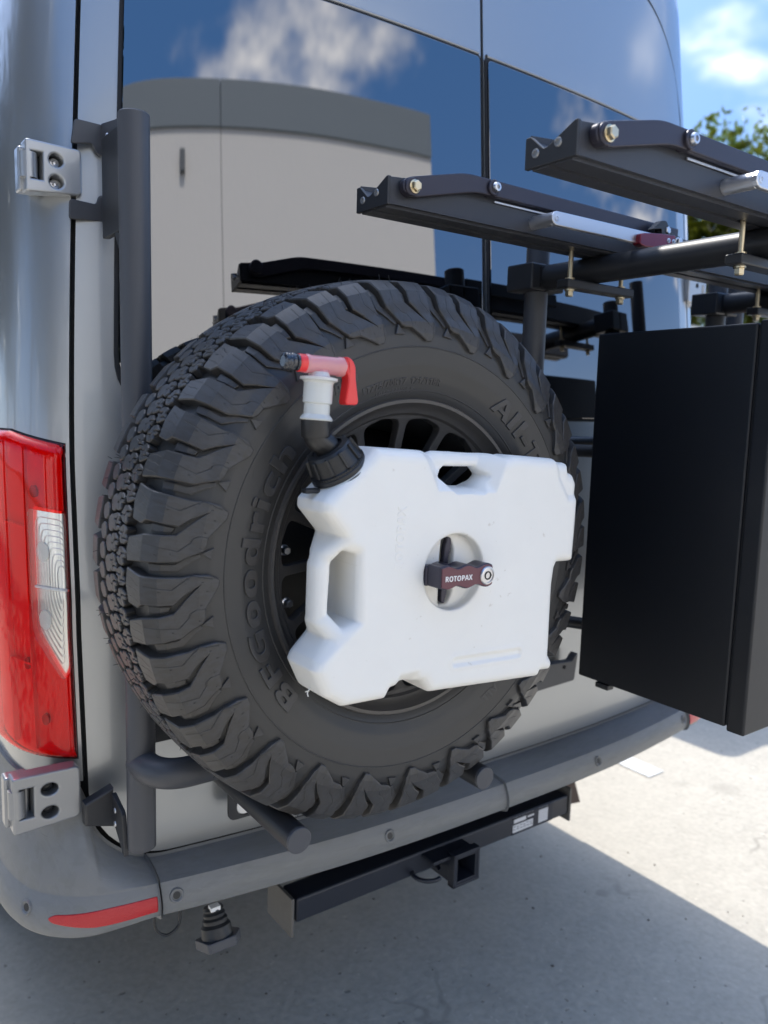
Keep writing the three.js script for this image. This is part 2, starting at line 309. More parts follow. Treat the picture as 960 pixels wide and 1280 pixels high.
const van = thing('camper_van', 'grey panel van with black tinted rear windows, seen close up from behind', 'van', [CX, -H, -0.4]);
const yBot = (u) => { const r = 0.125, d = Math.max(0, Math.abs(u) - (0.815 - r)); return -0.548 + r - Math.sqrt(Math.max(0, r * r - d * d)); };
const yTop = (u) => { const r = 0.26, d = Math.max(0, Math.abs(u) - (0.815 - r)); return 1.24 - r + Math.sqrt(Math.max(0, r * r - d * d)); };
for (const s of [-1, 1]) {
  const door = part('rear_door', sheet((a, b) => { const u = s < 0 ? lerp(-0.815, -0.004, a) : lerp(0.004, 0.815, a); return rearPt(u, lerp(yBot(u), yTop(u), b)); }, 60, 60, 0.03), M.paint, van, s < 0 ? 'left rear door behind the spare wheel' : 'right rear door behind the black box');
  // black glass over the upper door
  const w = s < 0 ? [[-0.752, 0.20, 0.09], [-0.012, 0.20, 0.02], [-0.012, 0.917, 0.01], [-0.752, 0.917, 0.02]] : [[0.012, 0.20, 0.02], [0.752, 0.20, 0.09], [0.752, 0.917, 0.02], [0.012, 0.917, 0.01]];
  const gl = prism(roundedPoly(w, 0.02, 8), 0.006, 0.0015);
  part('window', wrap(subdiv(gl, 0.04), rearPt).translate(0, 0, 0.001), M.glass, door);
  const fr = prism(roundedPoly(w.map(p => [p[0] + Math.sign(p[0] + 0.38 * -s) * 0.006, p[1] + (p[1] > 0.5 ? 0.006 : -0.006), p[2]]), 0.02, 8), 0.003, 0.0008);
  part('window_seal', wrap(subdiv(fr, 0.04), rearPt), M.seal, door);
  const tr = []; for (let i = 0; i <= 24; i++) { const p = rearPt(s * lerp(0.012, 0.80, i / 24), 0.926); tr.push([p.x, p.y, p.z + 0.001]); }
  part('trim_strip', pipe(tr, 0.004, 60, 8), M.hingeGrey, door);
  // pressed ledge low on the door
  const led = prism(roundedPoly([[0.05 * s, -0.30], [0.76 * s, -0.30], [0.76 * s, -0.2985], [0.05 * s, -0.2985]].sort(() => 0), 0.0005, 1), 0.002, 0.0004);
}
part('door_seal', sheet((a, b) => { const u = lerp(-0.84, 0.84, a); const y = lerp(-0.6, 1.27, b); return rearPt(u, y).add(V3(0, 0, -0.026)); }, 60, 30, 0), M.seal, van);
for (const s of [-1, 1]) {
  const k0 = plan.kOf(0.823);
  part('corner_pillar', sheet((a, b) => sidePt(s, k0 + (14 - k0) * Math.pow(Math.max(0, a), 1.35), lerp(-0.40, 1.5, b)), 70, 40, 0.02, s < 0), M.paint, van, s < 0 ? 'left rear corner and side panel' : 'right rear corner and side panel');
  part('side_sill', sheet((a, b) => sidePt(s, lerp(11, 14, a), lerp(-0.8, -0.4, b)), 30, 6, 0.02, s < 0), M.bumper, van);
}
part('roof_header', sheet((a, b) => { const u = lerp(-0.823, 0.823, a); return rearPt(u, lerp(yTop(u) + 0.008, 1.5, b)); }, 80, 16, 0.02), M.paint, van);
part('roof', sheet((a, b) => { const c = lerp(-1, 1, a), k = sidePt(1, 14, 1.5), u = c * 0.934 * ws(1.5), zr = c => rearPt(clamp(Math.abs(c) * 0.934, 0, 0.8), 1.5).z - (Math.abs(c) > 0.86 ? (Math.abs(c) - 0.86) * 1.5 : 0); return V3(CX + u, 1.5 + 0.07 * (1 - c ** 4) * smooth(0, 0.06, b), lerp(zr(c), k.z, b)); }, 40, 40, 0.02, true), M.paint, van);
part('floor_pan', box(CX - 0.80, CX + 0.80, -0.74, -0.66, -5.2, -1.15, 0.02), M.seal, van);
part('front_panel', box(CX - 0.93, CX + 0.93, -0.8, 1.45, -5.5, -5.38, 0.05), M.paint, van);
for (const s of [-1, 1]) for (const z of [-1.6, -4.6]) {
  const w = part('wheel', lathe([CX + s * 0.58, -H + 0.36, z], [s, 0, 0], [[0, 0], [0.2, 0], [0.22, 0.02], [0.33, 0.01], [0.36, 0.05], [0.36, 0.19], [0.33, 0.23], [0.2, 0.22], [0, 0.2]], 40), M.rubber, van);
  part('wheel_disc', lathe([CX + s * 0.795, -H + 0.36, z], [s, 0, 0], [[0, 0.006], [0.19, 0.004], [0.2, -0.01], [0, -0.012]], 30), M.rim, w);
}
// bumper: from the door's lower edge out to a ridge and down; wraps round both corners
{
  const KB = [[0, -0.25], [0.2, -0.252], [0.4, -0.262], [0.6, -0.284], [0.7, -0.299], [0.78, -0.316], [0.85, -0.345], [0.90, -0.39], [0.925, -0.45], [0.938, -0.55], [0.942, -0.75], [0.942, -0.95]];
  const ridge = new THREE.CatmullRomCurve3([[-0.2, -0.252], ...KB, [0.942, -1.15]].map(p => V3(p[0], p[1], 0)), false, 'centripetal');
  const nK = KB.length + 1;
  const bodyK = [[0], [0.2], [0.4], [0.6], [0.7], [0.78], [0.85]];
  const kb = (k) => { const p = ridge.getPoint((k + 1) / nK); return [p.x, p.y]; };      // k in 0..11
  const topAt = (s, k) => {                                                                   // the bumper's upper edge on the body
    const [u] = kb(k), yt = u < 0.829 ? (yBot(Math.min(u, 0.814)) - 0.008) : -0.395;
    const y = lerp(yt, -0.395, smooth(0.806, 0.829, u));
    if (k <= 6.2) { const p = rearPt(Math.min(u, 0.88), y); return [u, y, p.z]; }
    const p = sidePt(s, lerp(6, 11.6, (k - 6.2) / 4.8), y), q = rearPt(Math.min(kb(6.2)[0], 0.88), y), t = smooth(6.2, 7.4, k);
    return [lerp(u, s * (p.x - CX), t), y, lerp(lerp(q.z, kb(k)[1] - 0.06, smooth(6.2, 7, k)), p.z, t)];
  };
  const prof = [[0, 0, 0], [0.3, 0.25, 0.1], [0.62, 0.62, 0.45], [0.86, 0.92, 0.78], [0.97, 1.0, 0.96], [1.0, 1.02, 1.15], [1.03, 1.03, 1.6], [1.03, 1.0, 2.05], [0.95, 0.9, 2.2], [0.7, 0.7, 2.22]];
  const yR = -0.564, yL = -0.615;
  const surf = (s) => (k, v) => {                                                          // v 0..1 upper blend, 1..2 face, 2..3 underside
    const [ut, yt, zt] = topAt(s, k), [ur0, zr] = kb(k), ur = ur0 > 0.82 ? 0.82 + (ur0 - 0.82) * (s < 0 ? 0.86 : 0.68) : ur0; const corner = smooth(0.72, 0.86, ur) ;
    let f, y, out = 0;
    if (v <= 1) { const fs = lerp(Math.min(1, v * 1.04), smooth(0, 1, v), corner); f = fs; y = lerp(yt, yR, lerp(Math.pow(Math.max(0, v), 2.2), v, corner)); }
    else if (v <= 2) { const t = v - 1; f = 1; out = 0.012 * Math.sin(t * Math.PI * 0.75); y = lerp(yR, yL - 0.016 * corner, t); }
    else { const t = v - 2; f = 1; out = lerp(0.0085, -0.10, t); y = yL - 0.016 * corner - 0.012 * Math.sin(t * Math.PI); }
    const x = lerp(ut, ur, f), z = lerp(zt, zr, f), l = 1 + out * 0.6;
    const dirx = smooth(0.8, 0.94, ur), n = V2(dirx, 1 - dirx * 0.9).normalize();
    return V3(CX + s * (x + n.x * out), y, z + n.y * out);
  };
  const kS = 3.35;
  const seam = 0.0012;
  const mk = (s, ka, kb2, nu) => sheet((a, b) => { let v = b * 3; return surf(s)(lerp(ka, kb2, a), v); }, nu, 66, 0.006, s < 0);
  const center = (() => { const L = mk(-1, 0, 4.28, 40), R = mk(1, 0, 4.28, 40); return [L, R]; })();
  const bump = part('bumper', center, M.bumper, van, 'grey plastic step bumper');
  for (const s of [-1, 1]) part('bumper_corner', mk(s, 4.31, 11, 80), M.bumper, van, s < 0 ? 'left bumper corner with red reflector' : 'right bumper corner');
  for (const s of [-1, 1]) {                                                               // reflectors
    const F = surf(s), G = (a, b) => F(a, 2 - b);
    const R = roundedPoly([[4.36, 0.20, 0.03], [5.4, 0.22, 0.3], [6.5, 0.38, 0.2], [6.62, 0.47, 0.15], [6.45, 0.58, 0.3], [5.4, 0.66, 0.3], [4.36, 0.68, 0.03]], 0.05, 4);
    const g = subdiv(prism(R.map(p => [p[0], p[1]]), 0.2, 0.02), 0.12);
    for (let i = 0; i < g.attributes.position.count; i++) g.attributes.position.setZ(i, g.attributes.position.getZ(i) * 0.03 - 0.001);
    const w = wrap(g, s < 0 ? (a, b) => G(a, b) : (a, b) => G(a, b)); if (s < 0) ;
    const mesh = part('reflector', w, s < 0 ? M.reflector ?? (M.reflector = phy([0.5, 0.010, 0.016], 0.34, 0, { clearcoat: 0.3, clearcoatRoughness: 0.1, bumpMap: grain, bumpScale: 0.0008 })) : M.reflector, van);
  }
  const sens = [[-1, 4.0], [1, 4.0], [-1, 1.5], [1, 1.5], [-1, 7.25], [1, 7.25]];
  for (const [s, k] of sens) {
    const F = surf(s), p = F(k, 1.42), a = F(k + 0.02, 1.42).sub(p), b = F(k, 1.44).sub(p), n = a.cross(b).normalize(); if (n.z < 0 && k < 6 || k > 6 && Math.sign(n.x) !== s) n.negate();
    const at = p.addScaledVector(n, -0.003).toArray();
    const ring = part('parking_sensor', lathe(at, n.toArray(), [[0, 0.002], [0.0065, 0.002], [0.0085, 0.005], [0.0105, 0.0055], [0.012, 0.003], [0.012, 0]], 26), M.bumper, van);
    part('sensor_face', lathe(at, n.toArray(), [[0, 0.0035], [0.006, 0.003], [0.0065, 0.001], [0, 0]], 20), M.capBlack, ring);
  }
}
// tail lights
{
  const k0 = plan.kOf(0.829);
  const prismGrid = dataTex(256, 256, (u, v) => Math.abs(((u * 64) % 1) - 0.5) + Math.abs(((v * 64) % 1) - 0.5), { rep: [1.2, 5] });
  M.lampRed = phy([0.97, 0.24, 0.19], 0.35, 0.25, { bumpMap: prismGrid, bumpScale: 0.0012 });
  M.lampDark = std([0.35, 0.03, 0.03], 0.4); M.chrome = std([0.84, 0.84, 0.83], 0.22, 0.85);
  M.lensRed = phy([1.0, 0.21, 0.18], 0.02, 0, { transmission: 1, thickness: 0, ior: 1.45 });
  M.lensClear = phy([0.97, 0.97, 0.96], 0.02, 0, { transmission: 1, thickness: 0, ior: 1.45 });
  for (const s of [-1, 1]) {
    const F = (k, y) => sidePt(s, k, y), k1 = 9.6;
    // a runs 0 at the door gap to 1 round the corner; b runs 0 bottom to 1 top; the lens swells out of the body
    const top = (a) => lerp(0.143, 0.163, Math.min(1, a * 1.6)), bot = (a) => lerp(-0.362, -0.352, a);
    const lensPt = (off, g) => (a, b) => {
      const k = lerp(k0 + g, k1 - g, a), y = lerp(bot(a) + g * 0.04, top(a) - g * 0.04, b), p = F(k, y), e = 0.01, t1 = F(k + e, y).sub(F(k - e, y)), n = t1.cross(V3(0, 1, 0)).normalize(); if (n.z < 0 && a < 0.5) n.negate(); if (Math.sign(n.x) !== s && a >= 0.5) n.negate();
      const edge = Math.min(1, Math.min(a, 1 - a) * 14) * Math.min(1, Math.min(b, 1 - b) * 26);
      return p.addScaledVector(n, off * (1 - (1 - edge) ** 3));
    };
    const Lm = (off) => (a, b) => lensPt(off, 0.06)(clamp(1 - a), clamp(b));
    const flat = (g, k) => { const p = g.attributes.position; for (let i = 0; i < p.count; i++) p.setZ(i, p.getZ(i) * k); return g; };
    const clearPoly = roundedPoly([[0.665, 0.79, 0.03], [0.665, 0.41, 0.05], [0.93, 0.27, 0.02], [0.985, 0.30, 0.01], [0.985, 0.79, 0.01]], 0.02, 5);
    const full = [[0.004, 0.003], [0.996, 0.003], [0.996, 0.997], [0.004, 0.997]];
    // housing with chambers inside, tinted and clear covers outside
    const lamp = part('tail_light', sheet(lensPt(0.004, 0.06), 40, 40, 0, s < 0), M.lampRed, van, s < 0 ? 'left red tail light with a clear section' : 'right red tail light');
    part('red_lens', wrap(flat(subdiv(prism(full, 0.05, 0, s < 0 ? [clearPoly] : []), 0.03), 0.04), Lm(0.018)), M.lensRed, lamp);
    part('lamp_gasket', sheet(lensPt(0.003, 0), 50, 20, 0.004, s < 0), M.seal, lamp);
    if (s < 0) {
      const onHouse = (pts, h) => wrap(flat(subdiv(prism(pts, 0.05, 0), 0.03), h / 0.05), Lm(0.0045));
      for (const x of [[0.30, 0.312], [0.60, 0.612]]) part('chamber_wall', onHouse([[x[0], 0.03], [x[1], 0.03], [x[1], 0.97], [x[0], 0.97]], 0.009), M.lampRed, lamp);
      for (const y of [0.30, 0.72]) part('chamber_wall', onHouse([[0.315, y], [0.60, y], [0.60, y + 0.006], [0.315, y + 0.006]], 0.008), M.lampRed, lamp);
      for (const [x, y] of [[0.70, 0.84], [0.54, 0.30], [0.72, 0.13]]) part('screw_boss', onHouse(circlePts(x, y, 0.018, 16).map(p => [x + (p[0] - x) * 2.0, p[1]]), 0.007), M.lampDark, lamp);
      part('reflector_bowl', onHouse(clearPoly.map(p => [0.825 + (p[0] - 0.825) * 1.02, 0.53 + (p[1] - 0.53) * 1.02]), 0.001), M.chrome, lamp);
      for (let k = 0; k < 9; k++) {
        const i = k * 0.016, o = [[0.69 + i * 1.6, 0.765 - i * 1.1], [0.69 + i * 1.6, 0.43 + i * 0.9], [0.90 + i * 0.4, 0.315 + i * 1.3], [0.975, 0.33 + i * 1.4], [0.975, 0.765 - i * 1.1]], P2 = o.slice(0, 4).reverse();
        const line = roundedPoly([[0.975, 0.765 - i * 1.1], [0.69 + i * 1.6, 0.765 - i * 1.1, 0.05], [0.69 + i * 1.6, 0.43 + i * 0.9, 0.06], [0.93, 0.30 + i * 1.5]], 0.04, 5).map(([a, b2]) => Lm(0.0075)(a, b2).toArray());
        part('reflector_rib', pipe(line, 0.0006, 60, 5), M.chrome, lamp);
      }
      for (const y of [0.66, 0.45]) part('bulb', [wrap(flat(subdiv(prism(circlePts(0.76, y, 0.03, 20).map(p => [0.76 + (p[0] - 0.76) * 2.1, p[1]]), 0.05, 0), 0.03), 0.06), Lm(0.005))], M.hdpeClear, lamp);
      part('light_bar', onHouse([[0.67, 0.547], [0.98, 0.547], [0.98, 0.553], [0.67, 0.553]], 0.006), M.white, lamp);
      part('clear_lens', wrap(flat(subdiv(prism(clearPoly, 0.05, 0), 0.03), 0.04), Lm(0.0182)), M.lensClear, lamp);
    }
  }
}
// hinges
function hinge(s, y0, y1, mat, mat2, zf) {                                // body-side knuckle block with two screw pockets, door-side plate
  const X = (x) => CX + s * (CX - (y0 > 0 ? (x + 0.379) * 1.0565 - 0.3613 : (x + 0.341) * 1.3 - 0.3625));                                      // mirror for the right side
  const outline = [[-0.417, y0, 0.006], [-0.341, y0 + 0.006, 0.008], [-0.341, y1, 0.008], [-0.417, y1 + 0.002, 0.004]];
  const cyA = lerp(y0, y1, 0.28), cyB = lerp(y0, y1, 0.70), slot = [[-0.409, lerp(y0, y1, 0.27)], [-0.394, lerp(y0, y1, 0.27)], [-0.394, lerp(y0, y1, 0.80)], [-0.409, lerp(y0, y1, 0.80)]];
  const fix = (pts) => pts.map(p => [X(p[0]), ...p.slice(1)]);
  const face = prism(fix(roundedPoly(outline, 0.005, 4)), 0.03, 0.003, [fix(circlePts(-0.376, cyA, 0.0095, 22)), fix(circlePts(-0.376, cyB, 0.0095, 22)), fix(slot)], 3).translate(0, 0, zf - 0.03);
  const h = part('hinge', face, mat, van, y0 > 0 ? (s < 0 ? 'upper left door hinge' : 'upper right door hinge') : (s < 0 ? 'lower left door hinge' : 'lower right door hinge'));
  part('hinge_knuckle', [cyl([X(-0.411), lerp(y0, y1, 0.29), zf - 0.012], [X(-0.411), lerp(y0, y1, 0.78), zf - 0.012], 0.0125, 24), box(X(-0.422), X(-0.395), y0 + 0.004, y1 - 0.004, zf - 0.05, zf - 0.024, 0.004)], mat, h);
  part('hinge_pocket', box(X(-0.413), X(-0.345), y0 + 0.004, y1 - 0.004, zf - 0.034, zf - 0.026, 0.001), M.hole, h);
  for (const cy of [cyA, cyB]) part('bolt', lathe([X(-0.376), cy - 0.001, zf - 0.026], [0, 0, 1], [[0, 0.008], [0.003, 0.009], [0.0035, 0.011], [0.007, 0.010], [0.0078, 0.004], [0.0078, 0]], 20), y0 > 0 ? M.steel : M.capBlack, h);
  if (y0 > 0) part('hinge_plate', [box(X(-0.345), X(-0.312), y0 - 0.001, y1 + 0.006, zf - 0.034, zf - 0.022, 0.003), box(X(-0.333), X(-0.326), y0, y1 + 0.004, zf - 0.024, zf - 0.018, 0.002)], mat, h);
}
for (const s of [-1, 1]) { hinge(s, 0.513, 0.586, M.hingePaint, M.hingePaint, -0.428); hinge(s, -0.444, -0.356, M.hingeGrey, M.hingeGrey, -0.352); }

// ---------------------------------------------------------------- tyre carrier on the left door
{
  const t = thing('tyre_carrier', 'black tubular steel spare tyre carrier bolted to the left rear door', 'tyre carrier', [-0.295, -0.47, -0.27]);
  part('post', cyl([-0.295, -0.472, -0.27], [-0.295, 0.603, -0.27], 0.0215, 36, 0.0215, 0.002), M.powderGrey, t);
  parts('web_plate', [box(-0.300, -0.290, 0.455, 0.60, -0.40, -0.285, 0.001), prism([[-0.36, 0.47], [-0.288, 0.43], [-0.288, -0.44], [-0.30, -0.44], [-0.305, 0.40]], 0.008, 0.001).rotateY(-Math.PI / 2).translate(-0.291, 0, -0.0)], M.powder, t);
  for (const [y0, y1, f] of [[0.588, 0.628, 1], [0.483, 0.521, -1]]) {
    const b = part('hinge_bracket', prism(roundedPoly(f > 0 ? [[-0.337, 0.5925], [-0.3055, 0.599], [-0.3002, 0.586], [-0.2885, 0.582], [-0.2865, 0.6285], [-0.3308, 0.6295]] : [[-0.3415, 0.4827], [-0.2865, 0.486], [-0.2843, 0.524], [-0.296, 0.525], [-0.3012, 0.510], [-0.3403, 0.5123]], 0.005, 3), 0.006, 0.001).translate(0, 0, -0.432), M.powderGrey, t);
    part('flange', prism(roundedPoly([[0.340, y0 - 0.012], [0.427, y0 - 0.002], [0.427, y1 + 0.002], [0.340, y1 - 0.012]], 0.006, 3), 0.006, 0.001).rotateY(Math.PI / 2).translate(-0.2925, 0, 0), M.powderGrey, b);
    part('rivet', lathe([-0.2925, (y0 + y1) / 2 - 0.004, -0.395], [-1, 0, 0], [[0, 0.003], [0.004, 0.002], [0.005, 0], [0, 0]], 14), M.alu, b);
  }
  const lb = part('lower_bracket', [prism([[-0.362, -0.447], [-0.318, -0.46], [-0.318, -0.395], [-0.362, -0.412]], 0.022, 0.003).translate(0, 0, -0.352), prism(roundedPoly([[0.27, -0.485], [0.332, -0.44], [0.332, -0.40], [0.28, -0.415]], 0.008, 3), 0.007, 0.001).rotateY(Math.PI / 2).translate(-0.322, 0, 0)], M.powder, t);
  for (const y of [-0.424, -0.446]) part('rivet', lathe([-0.321, y, -0.313], [-1, 0, 0], [[0, 0.003], [0.004, 0.002], [0.005, 0], [0, 0]], 14), M.alu, lb);
  part('hoop', bendPipe([[-0.295, -0.335, -0.275], [-0.290, -0.335, -0.203], [0.26, -0.335, -0.203]], 0.05, 0.0225), M.powderGrey, t);
  parts('upright', [cyl([-0.16, -0.335, -0.225], [-0.16, 0.2, -0.225], 0.02), cyl([0.16, -0.335, -0.225], [0.16, 0.2, -0.225], 0.02)], M.powder, t); part('mount_plate', box(-0.2, 0.2, -0.08, 0.08, -0.22, -0.212, 0.002), M.powder, t);
  for (const x of [-0.178, 0.159]) {
    const c = part('cradle_tube', cyl([x, -0.366, -0.30], [x, -0.366, 0.006], 0.0185, 30, 0.0185, 0.0015), M.powder, t);
    part('end_cap', cyl([x, -0.366, 0.004], [x, -0.366, 0.0095], 0.0182, 30, 0.0182, 0.001), M.powderGrey, c);
  }
  part('door_plate', prism(roundedPoly([[-0.13, -0.50], [0.02, -0.50], [0.02, -0.38], [-0.13, -0.38]], 0.015, 4), 0.006, 0.001, [circlePts(-0.098, -0.478, 0.017, 20)]).translate(0, 0, -0.318), M.powder, t);
  part('rubber_pad', cyl([-0.098, -0.478, -0.326], [-0.098, -0.478, -0.314], 0.0155, 20), M.white, t, 'white round pad in the door plate');
  part('stay_plate', box(-0.262, -0.2, -0.33, -0.26, -0.325, -0.315, 0.002), M.powder, t);
}

// ---------------------------------------------------------------- spare wheel
{
  const t = thing('spare_wheel', 'spare wheel with chunky black all-terrain tyre mounted on the van', 'spare wheel', [0, 0, 0]);
  const ZM = -0.105;
  const base = [[-0.105, 0.376, 0.013], [-0.06, 0.375, 0.013], [-0.0195, 0.3700, 0.0132], [-0.0055, 0.3605, 0.0122], [0.0035, 0.3455, 0.0102], [0.0105, 0.3345, 0.0075], [0.0165, 0.3235, 0.0076], [0.020, 0.310, 0.0062], [0.021, 0.292, 0.0042], [0.019, 0.27, 0.003], [0.014, 0.25, 0.003], [0.006, 0.232, 0.003], [0.001, 0.224, 0.003]];
  const L = [0]; for (let i = 1; i < base.length; i++) L.push(L[i - 1] + Math.hypot(base[i][0] - base[i - 1][0], base[i][1] - base[i - 1][1]));
  const nrmSeg = base.slice(1).map((b, i) => { const dz = b[0] - base[i][0], dr = b[1] - base[i][1], l = Math.hypot(dz, dr); return [-dr / l, dz / l]; });
  const nrmK = base.map((_, i) => { const a = nrmSeg[Math.max(0, i - 1)], b = nrmSeg[Math.min(nrmSeg.length - 1, i)], x = a[0] + b[0], y = a[1] + b[1], l = Math.hypot(x, y); return i === 0 ? [0, 1] : [x / l, y / l]; });
  const prof = (v) => {
    const s = v < 0 ? -1 : 1; v = Math.min(Math.abs(v), L[L.length - 1] - 1e-6); let i = 0; while (L[i + 1] < v) i++;
    const f = (v - L[i]) / (L[i + 1] - L[i]), z = lerp(base[i][0], base[i + 1][0], f), r = lerp(base[i][1], base[i + 1][1], f), h = lerp(base[i][2], base[i + 1][2], f);
    let nz = lerp(nrmK[i][0], nrmK[i + 1][0], f), nr = lerp(nrmK[i][1], nrmK[i + 1][1], f); const l = Math.hypot(nz, nr); nz /= l; nr /= l;
    return s < 0 ? [2 * ZM - z, r, h, -nz, nr] : [z, r, h, nz, nr];
  };
  const K = 0.00628;
  // polygon in (degrees, metres across the profile) -> raised block; hFrac scales the height
  function block(poly, maxLen, bev, hFrac = 1, crease = 0.16) {
    const g0 = prism(poly.map(p => [p[0] * K, p[1]]), 0.012, bev, [], 1), g = cutAt(subdiv(g0, maxLen), L.slice(2, 8)), P = g.attributes.position, U = g.attributes.uv;
    for (let i = 0; i < P.count; i++) {
      const ph = P.getX(i) / K, v = P.getY(i), f = P.getZ(i) / 0.012, [z, r, h, nz, nr] = prof(v), hh = -0.002 + f * (h * hFrac + 0.002), R = r + nr * hh, th = ph * Math.PI / 180;
      P.setXYZ(i, R * Math.cos(th), R * Math.sin(th), z + nz * hh); U.setXY(i, ph / 15, Math.abs(v) / 0.24);
    }
    return creased(g, crease);
  }
  // fine cuts and dimples in the blocks, one pitch of the pattern
  const cuts = canvasTex(1024, 1024, (c, w, h) => {
    c.fillStyle = '#fff'; c.fillRect(0, 0, w, h); c.strokeStyle = '#000'; c.lineCap = 'round'; c.lineJoin = 'round';
    const X = (d) => (((d / 15) % 1) + 1) % 1 * w, Y = (v) => h - v / 0.24 * h;
    const line = (pts, lw = 5) => { for (const o of [0, 15, -15]) { c.lineWidth = lw; c.beginPath(); pts.forEach((p, i) => { const x = (p[0] + o) / 15 * w; i ? c.lineTo(x, Y(p[1])) : c.moveTo(x, Y(p[1])); }); c.stroke(); } };
    line([[2.1, 0.090], [2.7, 0.117], [-0.1, 0.139], [0.6, 0.160]]); line([[9.6, 0.088], [10.3, 0.122], [8.5, 0.134], [7.6, 0.1355], [6.9, 0.142], [6.95, 0.152]]);
    for (const [a, b] of [[0.9, 2.2], [2.6, 3.3], [4.2, 5.0]]) line([[a, 0.058], [a + 0.3, 0.068], [b - 0.4, 0.074], [b, 0.082]], 6);
    for (const [a, b] of [[9.0, 9.4], [10.4, 10.9], [12.0, 12.4]]) line([[a, 0.058], [a + 0.3, 0.066], [a + 0.2, 0.072], [b, 0.082]], 6);
    for (let k = 0; k < 4; k++) { line([[k * 3.75 + 0.3, 0.039], [k * 3.75 + 1.2, 0.041], [k * 3.75 + 2.3, 0.037], [k * 3.75 + 3.4, 0.040]], 6); line([[k * 3.75 + 2.1, 0.013], [k * 3.75 + 3.0, 0.015], [k * 3.75 + 4.1, 0.011], [k * 3.75 + 5.2, 0.014]], 6); }
    c.fillStyle = '#000'; for (const [d, v] of [[1.2, 0.15], [3.2, 0.155], [4.0, 0.13], [9.3, 0.145], [10.9, 0.115], [6.0, 0.148], [0.7, 0.135], [3, 0.105], [11.3, 0.10]]) { c.beginPath(); c.arc(X(d), Y(v), 5, 0, 7); c.fill(); }
  }, false);
  const cutsMap = canvasTex(512, 512, (c, w, h) => { c.fillStyle = '#fff'; c.fillRect(0, 0, w, h); for (let i = 0; i < 900; i++) { const k = Math.floor(rr(205, 255)); c.fillStyle = `rgba(${k},${Math.floor(k * 0.97)},${Math.floor(k * 0.92)},0.4)`; c.beginPath(); c.ellipse(rr(0, w), rr(0, h), rr(2, 22), rr(2, 14), rr(0, 3), 0, 7); c.fill(); } });
  M.tread = std([0.05, 0.049, 0.0495], 0.42, 0, { bumpMap: cuts, bumpScale: 0.0035, map: cutsMap });
  M.sidewall = std([0.041, 0.040, 0.039], 0.4, 0, { map: speck });
  // casing
  const half = []; for (let i = 0; i <= 60; i++) { const [z, r] = prof(lerp(-L[L.length - 1], L[L.length - 1], i / 60)); half.push([r, z]); }
  for (let i = 0; i <= 60; i++) ; const dense = []; for (let i = 0; i <= 160; i++) { const [z, r] = prof(lerp(-L[L.length - 1], L[L.length - 1], i / 160)); dense.push([r, z]); }
  const ring = [...dense, [0.216, -0.008], [0.214, -0.06], [0.214, -0.15], [0.216, -0.202], dense[0]];
  const casing = new THREE.LatheGeometry(ring.map(p => V2(...p)), 240).rotateX(Math.PI / 2);   // lathe axis y -> z
  const tyre = part('tyre', creased(casing, 0.5), M.sidewall, t, 'black all-terrain tyre with raised lettering');
  const fixZ = (g) => g;
  const TH0 = 163 - 15 * 20;
  const pair = [[-0.4, 0.056], [0.2, 0.075], [0.4, 0.090], [0.35, 0.110], [0.3, 0.1276], [-0.2, 0.141], [-0.2, 0.157], [0.8, 0.1688], [2.4, 0.1686], [6.9, 0.1525], [9.0, 0.1514], [9.9, 0.1485], [12.4, 0.123], [12.7, 0.106], [12.9, 0.089], [13.2, 0.07], [13.5, 0.055],
    [11.5, 0.052], [9.2, 0.055], [8.0, 0.0853], [7.7, 0.105], [7.3, 0.1173], [6.4, 0.1225], [4.2, 0.1345], [1.8, 0.1478], [4.0, 0.1302], [5.75, 0.1185], [5.6, 0.085], [6.4, 0.077], [6.0, 0.058], [2.8, 0.053]].reverse();
  const put = (geo, mat, deg, name, parent) => { const m = new THREE.Mesh(geo, mat); m.name = name; m.rotation.z = deg * Math.PI / 180; m.castShadow = m.receiveShadow = true; parent.add(m); origin.set(m, [0, 0, 0]); return m; };
  const pairG = block(pair, 0.008, 0.0012);
  for (let k = 0; k < 24; k++) put(pairG, M.tread, TH0 + k * 15, 'shoulder_block', tyre);
  // low step in the groove between the shoulder blocks, and a pocket step
  const stepG = block([[13.2, 0.088], [13.0, 0.118], [11.2, 0.134], [10.6, 0.1445], [11.2, 0.1465], [12.6, 0.135], [14.4, 0.122], [14.6, 0.090]].reverse(), 0.012, 0.001, 0.35);
  const pockG = block([[5.9, 0.088], [6.1, 0.114], [7.1, 0.112], [7.5, 0.088]].reverse(), 0.012, 0.001, 0.42);
  const edgeG = block([[9.95, 0.1495], [11.2, 0.147], [14.3, 0.1300], [14.55, 0.142], [14.5, 0.157], [13.4, 0.162], [12.6, 0.158], [12.2, 0.152]].reverse(), 0.012, 0.001, 0.5);
  const triG = mergeAll([block([[9.0, 0.1600], [10.4, 0.1468], [11.6, 0.1590]].reverse(), 0.02, 0.0008, 0.55)]);
  for (let k = 0; k < 24; k++) { put(stepG, M.tread, TH0 + k * 15, 'groove_step', tyre); put(pockG, M.tread, TH0 + k * 15, 'groove_step', tyre); put(triG, M.tread, TH0 + k * 15, 'wear_marker', tyre); }
